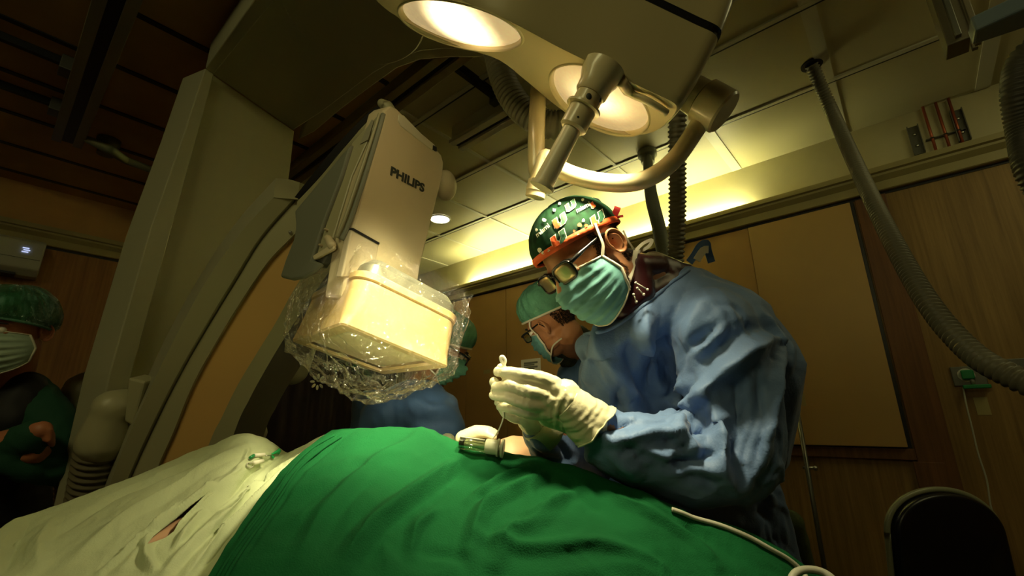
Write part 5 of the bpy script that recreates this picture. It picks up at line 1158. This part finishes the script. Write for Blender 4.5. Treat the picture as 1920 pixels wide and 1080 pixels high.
# stitched hem along its edge
gb = bvh(gme)
def onsurf(tree, l, off):
    out = []
    for x, y in l:
        h = tree.ray_cast(V3(CP), V3(ray(x, y)))
        if h[0] is None: continue
        nn = np.array(h[1]); nn = -nn if nn@ray(x, y) > 0 else nn; out.append(np.array(h[0])+nn*off)
    return out
hem = onsurf(gb, [(640, 820), (600, 845), (560, 880), (530, 925), (500, 970), (470, 1010), (440, 1055), (412, 1105), (396, 1135)], .0012)
bb = B(); tube(bb, spline(hem, 60), .0026, 8); fin('hem', bb, M['green'], gd, smooth=True)
hem = onsurf(gb, [(628, 817), (585, 842), (548, 878), (516, 925), (486, 968), (455, 1010), (424, 1055), (398, 1100), (384, 1130)], .0010)
if len(hem) > 2: bb = B(); tube(bb, spline(hem, 60), .0022, 8); fin('hem', bb, M['green'], gd, smooth=True)
wr_ = [(-120, 1060, .74), (-40, 1015, .76), (0, 999, .78), (33, 975, .80), (73, 960, .83), (124, 944, .86), (175, 924, .89), (255, 893, .93), (328, 862, .97), (365, 847, 1.0), (401, 835, 1.02), (437, 819, 1.04), (470, 819, 1.04), (503, 833, 1.04), (532, 852, 1.04), (569, 836, 1.03), (612, 816, 1.01), (656, 811, 1.0), (740, 814, .99), (830, 840, .97), (960, 880, .95)]
wme = drape(wr_, [0, .12, .40, .76, 1], [0, -40, -115, -190, -250], [0, .20, .58, .88, 1], .50, lambda u_: 1, 620, 330, drop=.32)
tree_w = bvh(wme)
WF = [([(500, 850), (450, 885), (380, 940), (300, 1000), (230, 1070)], .022, .010, 1.3), ([(470, 835), (400, 870), (330, 920), (240, 970), (150, 1040)], .030, .010, 1.2), ([(400, 850), (300, 895), (200, 940), (100, 1010)], .026, -.007, 1),
 ([(395, 922), (340, 962), (300, 998), (272, 1016), (230, 1050), (190, 1075)], .012, .013, 1.4), ([(400, 928), (345, 970), (310, 1000)], .008, -.012, 1.0),
 ([(560, 858), (500, 905), (430, 960), (370, 1015), (310, 1075)], .018, .013, 1.4), ([(540, 880), (470, 920), (420, 960)], .014, -.012, 1), ([(600, 835), (540, 885), (470, 955), (400, 1020), (350, 1080)], .016, .012, 1.4), ([(575, 862), (500, 930), (430, 1000), (380, 1060)], .012, -.011, 1),
 ([(410, 900), (370, 945), (330, 985)], .012, .007, 1.2), ([(380, 960), (350, 1000), (330, 1030)], .012, .010, 1.2), ([(280, 1020), (275, 1050), (290, 1075)], .012, .010, 1.2), ([(465, 845), (455, 870), (440, 885)], .010, .008, 1.2), ([(100, 975), (75, 1020), (70, 1070)], .022, .006, 1.2), ([(60, 965), (30, 1020), (10, 1070)], .022, -.006, 1.2),
 ([(530, 850), (480, 880), (440, 925), (410, 950)], .016, -.008, 1.0)]
WF = [(a, w_*.8, h_*1.7, max(e_, 1.3)) for a, w_, h_, e_ in WF]; ruffle(wme, .0030, 8, seed=31); ruffle(wme, .0012, 30, seed=32); folds(wme, WF, tree_w)
slit_probe = onsurf(bvh(wme), [(282, 1014), (296, 1004), (310, 997), (322, 989)], -.012)
bb = bmesh.new(); bb.from_mesh(wme)
def inpoly(x, y, pol):
    c_ = False
    for i in range(len(pol)):
        x1, y1 = pol[i]; x2, y2 = pol[i-1]
        if (y1 > y) != (y2 > y) and x < (x2-x1)*(y-y1)/(y2-y1)+x1: c_ = not c_
    return c_
slit = [(276, 1020), (288, 1005), (304, 992), (330, 972), (360, 946), (392, 922), (363, 950), (336, 978), (326, 996), (310, 1008), (292, 1015)]
for _ in range(2):
    near = set()
    for f_ in bb.faces:
        p = np.array(f_.calc_center_median())
        if (p-CP)@cf > .2:
            x, y = px_of(p)
            if 268 < x < 400 and 915 < y < 1028 and abs((x-276)*.845-(1020-y)) < 26: near.update(f_.edges)
    bmesh.ops.subdivide_edges(bb, edges=list(near), cuts=1, use_grid_fill=True)
kill = []
for f_ in bb.faces:
    p = np.array(f_.calc_center_median())
    if (p-CP)@cf > .2:
        x, y = px_of(p)
        if inpoly(x, y, slit): kill.append(f_)
bmesh.ops.delete(bb, geom=kill, context='FACES'); bb.to_mesh(wme); bb.free()
wd_ = mk('surgical_drape', wme, M['white']); tag(wd_, 'pale green-white drape over the patient with a narrow slit, lower left', 'drape'); so = wd_.modifiers.new('s', 'SOLIDIFY'); so.thickness = .002; so.offset = -1
tree_w2 = bvh(wme)
# patient underneath
pt = thing('person', 'patient lying under the green and pale drapes, bare limb beside the blue sleeve', 'person', P(760, 900, 1.0))
bb = B()
ch(bb, (200, 1080, .84, .05), (380, 985, .97, .065), (470, 925, 1.06, .075), (620, 905, 1.04, .075), (760, 905, .99, .08), (900, 945, .95, .08), (1080, 985, .90, .07), (1280, 1070, .88, .06), (1500, 1180, .9, .055))
ch(bb, (935, 890, 1.02, .062), (962, 868, 1.02, .060), (1010, 872, 1.06, .062), (1060, 905, 1.08, .05)); ch(bb, (900, 945, .95, .07), (950, 900, 1.02, .055))
if len(slit_probe) > 1: chain(bb, [(p+nrm(p-CP)*.025, .018) for p in slit_probe]+[(P(380, 985, .97), .05)])
me = fuse(bb, .007, 3); mk('body', me, M['patient'], pt)
# operating table
ta, tb = P(330, 1010, .98), P(1560, 1130, .95); ta[2] = tb[2] = .80; td = nrm(tb-ta); tn = np.cross(UZ, td); ta = ta-td*.15
t = thing('operating_table', 'operating table hidden under the drapes and the patient', 'table', ((ta+tb)/2)*np.array((1, 1, 0)))
bb = B(); prism(bb, [ta+tn*.13, ta-tn*.13, tb-tn*.13, tb+tn*.13], (0, 0, .05)); fin('mattress', bb, M['blackvin'], t, bev=.015, seg=3)
bb = B(); prism(bb, [ta+tn*.14-UZ*.04, ta-tn*.14-UZ*.04, tb-tn*.14-UZ*.04, tb+tn*.14-UZ*.04], (0, 0, .038)); fin('table_top', bb, M['metal'], t, bev=.004)
cc = (ta+tb)/2; bb = B(); prism(bb, [cc+td*a*.14+tn*c*.11-UZ*(.8-.1) for a, c in ((-1, -1), (1, -1), (1, 1), (-1, 1))], (0, 0, .66)); fin('column', bb, M['metal'], t, bev=.02)
bb = B(); prism(bb, [cc+td*a*.45+tn*c*.17-UZ*.8 for a, c in ((-1, -1), (1, -1), (1, 1), (-1, 1))], (0, 0, .11)); fin('base', bb, M['wplastic'], t, bev=.02)
# ------------------------------------------------------------------ small things on the drapes
sa, sb = P(862, 829, .872), P(944, 841, .858); sd = nrm(sb-sa); LS = np.linalg.norm(sb-sa)
t = thing('syringe', 'clear syringe with a black plunger end lying on the ridge of the green drape', 'syringe', (sa+sb)/2)
bb = B(); tube(bb, [sa+sd*LS*k for k in (.0, .02, .9)], [.0118, .0122, .0122], 28, cap=False); o = fin('barrel', bb, M['glassy'], t, smooth=True); so = o.modifiers.new('s', 'SOLIDIFY'); so.thickness = .001
bb = B(); lathe(bb, sa, sd, [(.0, .004), (.001, .0105), (.008, .0110), (.010, .006)], 24); fin('stopper', bb, M['black'], t, auto=40)
bb = B(); cyl(bb, sa+sd*.009, sa+sd*LS*.98, .0055, seg=12); fin('plunger', bb, mat('milky_plastic', (.55, .56, .38), .4), t, smooth=True)
bb = B(); lathe(bb, sa+sd*LS*.60, sd, [(0, .0126), (.002, .0138), (LS*.25, .0140), (LS*.26, .0165), (LS*.30, .0168), (LS*.31, .012)], 28); fin('finger_flange', bb, mat('milky_plastic', (.50, .52, .36), .4), t, auto=40)
bb = B(); lathe(bb, sb-sd*.004, sd, [(0, .0168), (.004, .0172), (.005, .012)], 28); fin('plunger_cap', bb, mat('milky_plastic', (.50, .52, .36), .4), t, auto=40)
bb = B(); cyl(bb, sa+cu*.0118-cf*.003+sd*.002, sa+sd*LS*.58+cu*.0118-cf*.003, .0013, seg=8); fin('painted_highlight', bb, M['masktrim'], t, smooth=True)  # pale rod along the barrel in place of a glint
def onw(l, off): return onsurf(tree_w2, l, off)
q = onw([(464, 862), (477, 859), (491, 855)], .006)
if len(q) == 3:
    t = thing('catheter', 'small green and white catheter connector lying on the pale drape', 'catheter', q[1])
    bb = B(); cyl(bb, q[0], q[1], .0035, seg=10); fin('green_cap', bb, M['gplastic'], t, smooth=True)
    bb = B(); cyl(bb, q[1], q[2], .0040, seg=10); fin('hub', bb, M['whitep'], t, smooth=True)
    q2 = onw([(472, 869), (488, 864)], .005)
    if len(q2) == 2: bb = B(); cyl(bb, *q2, .0045, seg=10); fin('port', bb, M['whitep'], t, smooth=True)
    q3 = onw([(470, 868), (462, 870), (461, 876), (468, 877), (476, 870)], .003)
    if len(q3) > 3: bb = B(); tube(bb, spline(q3, 20), .0013, 6); fin('tubing', bb, M['cable'], t, smooth=True)
q = onw([(493, 856), (506, 856), (519, 853), (512, 862)], .006)
if len(q) == 4:
    t = thing('needle', 'green winged needle beside the catheter connector on the pale drape', 'needle', q[2])
    bb = B(); cyl(bb, q[0], q[1], .0012, seg=8); fin('shaft', bb, M['metal'], t, smooth=True)
    bb = B(); chain(bb, [(q[1]+UZ*.003, .002), (q[2]+UZ*.004, .0045)]); chain(bb, [(q[1]-UZ*.001, .002), (q[3], .003)]); chain(bb, [(q[2]+UZ*.008, .0025), (q[2], .003)]); fin('wings', bb, mat('bright_green_plastic', (.02, .42, .13), .35), t, smooth=True)
tree_g2 = bvh(gme)
q = onsurf(tree_g2, [(1258, 957), (1275, 963), (1300, 974), (1350, 988), (1400, 1008), (1440, 1030), (1475, 1050), (1500, 1072), (1512, 1090)], .0035)
bb = B(); tube(bb, spline(q, 60), .0042, 10); tag(fin('monitor_cable', bb, M['cable'], smooth=True), 'grey cable running down the right slope of the green drape', 'cable')
q = [P(1478, 1100, .72), P(1490, 1076, .73), P(1512, 1068, .74), P(1540, 1072, .74), P(1562, 1086, .73), P(1580, 1110, .72)]
bb = B(); tube(bb, spline(q, 40), .0060, 12); tag(fin('pale_tube', bb, M['cable'], smooth=True), 'thicker pale tube arching over the green drape at the bottom edge', 'tube')
# gloved hand of the half hidden assistant resting behind the drape
bb = B(); ch(bb, (868, 822, 1.12, .020), (892, 812, 1.12, .020), (915, 808, 1.11, .013), (928, 812, 1.11, .010)); ch(bb, (892, 812, 1.12, .016), (912, 814, 1.10, .010), (926, 820, 1.09, .009)); ch(bb, (868, 822, 1.12, .018), (860, 860, 1.2, .02), (840, 850, 1.5, .03), (835, 815, 1.64, .035))
me = fuse(bb, .004, 3); mk('glove', me, M['glove'], s3)
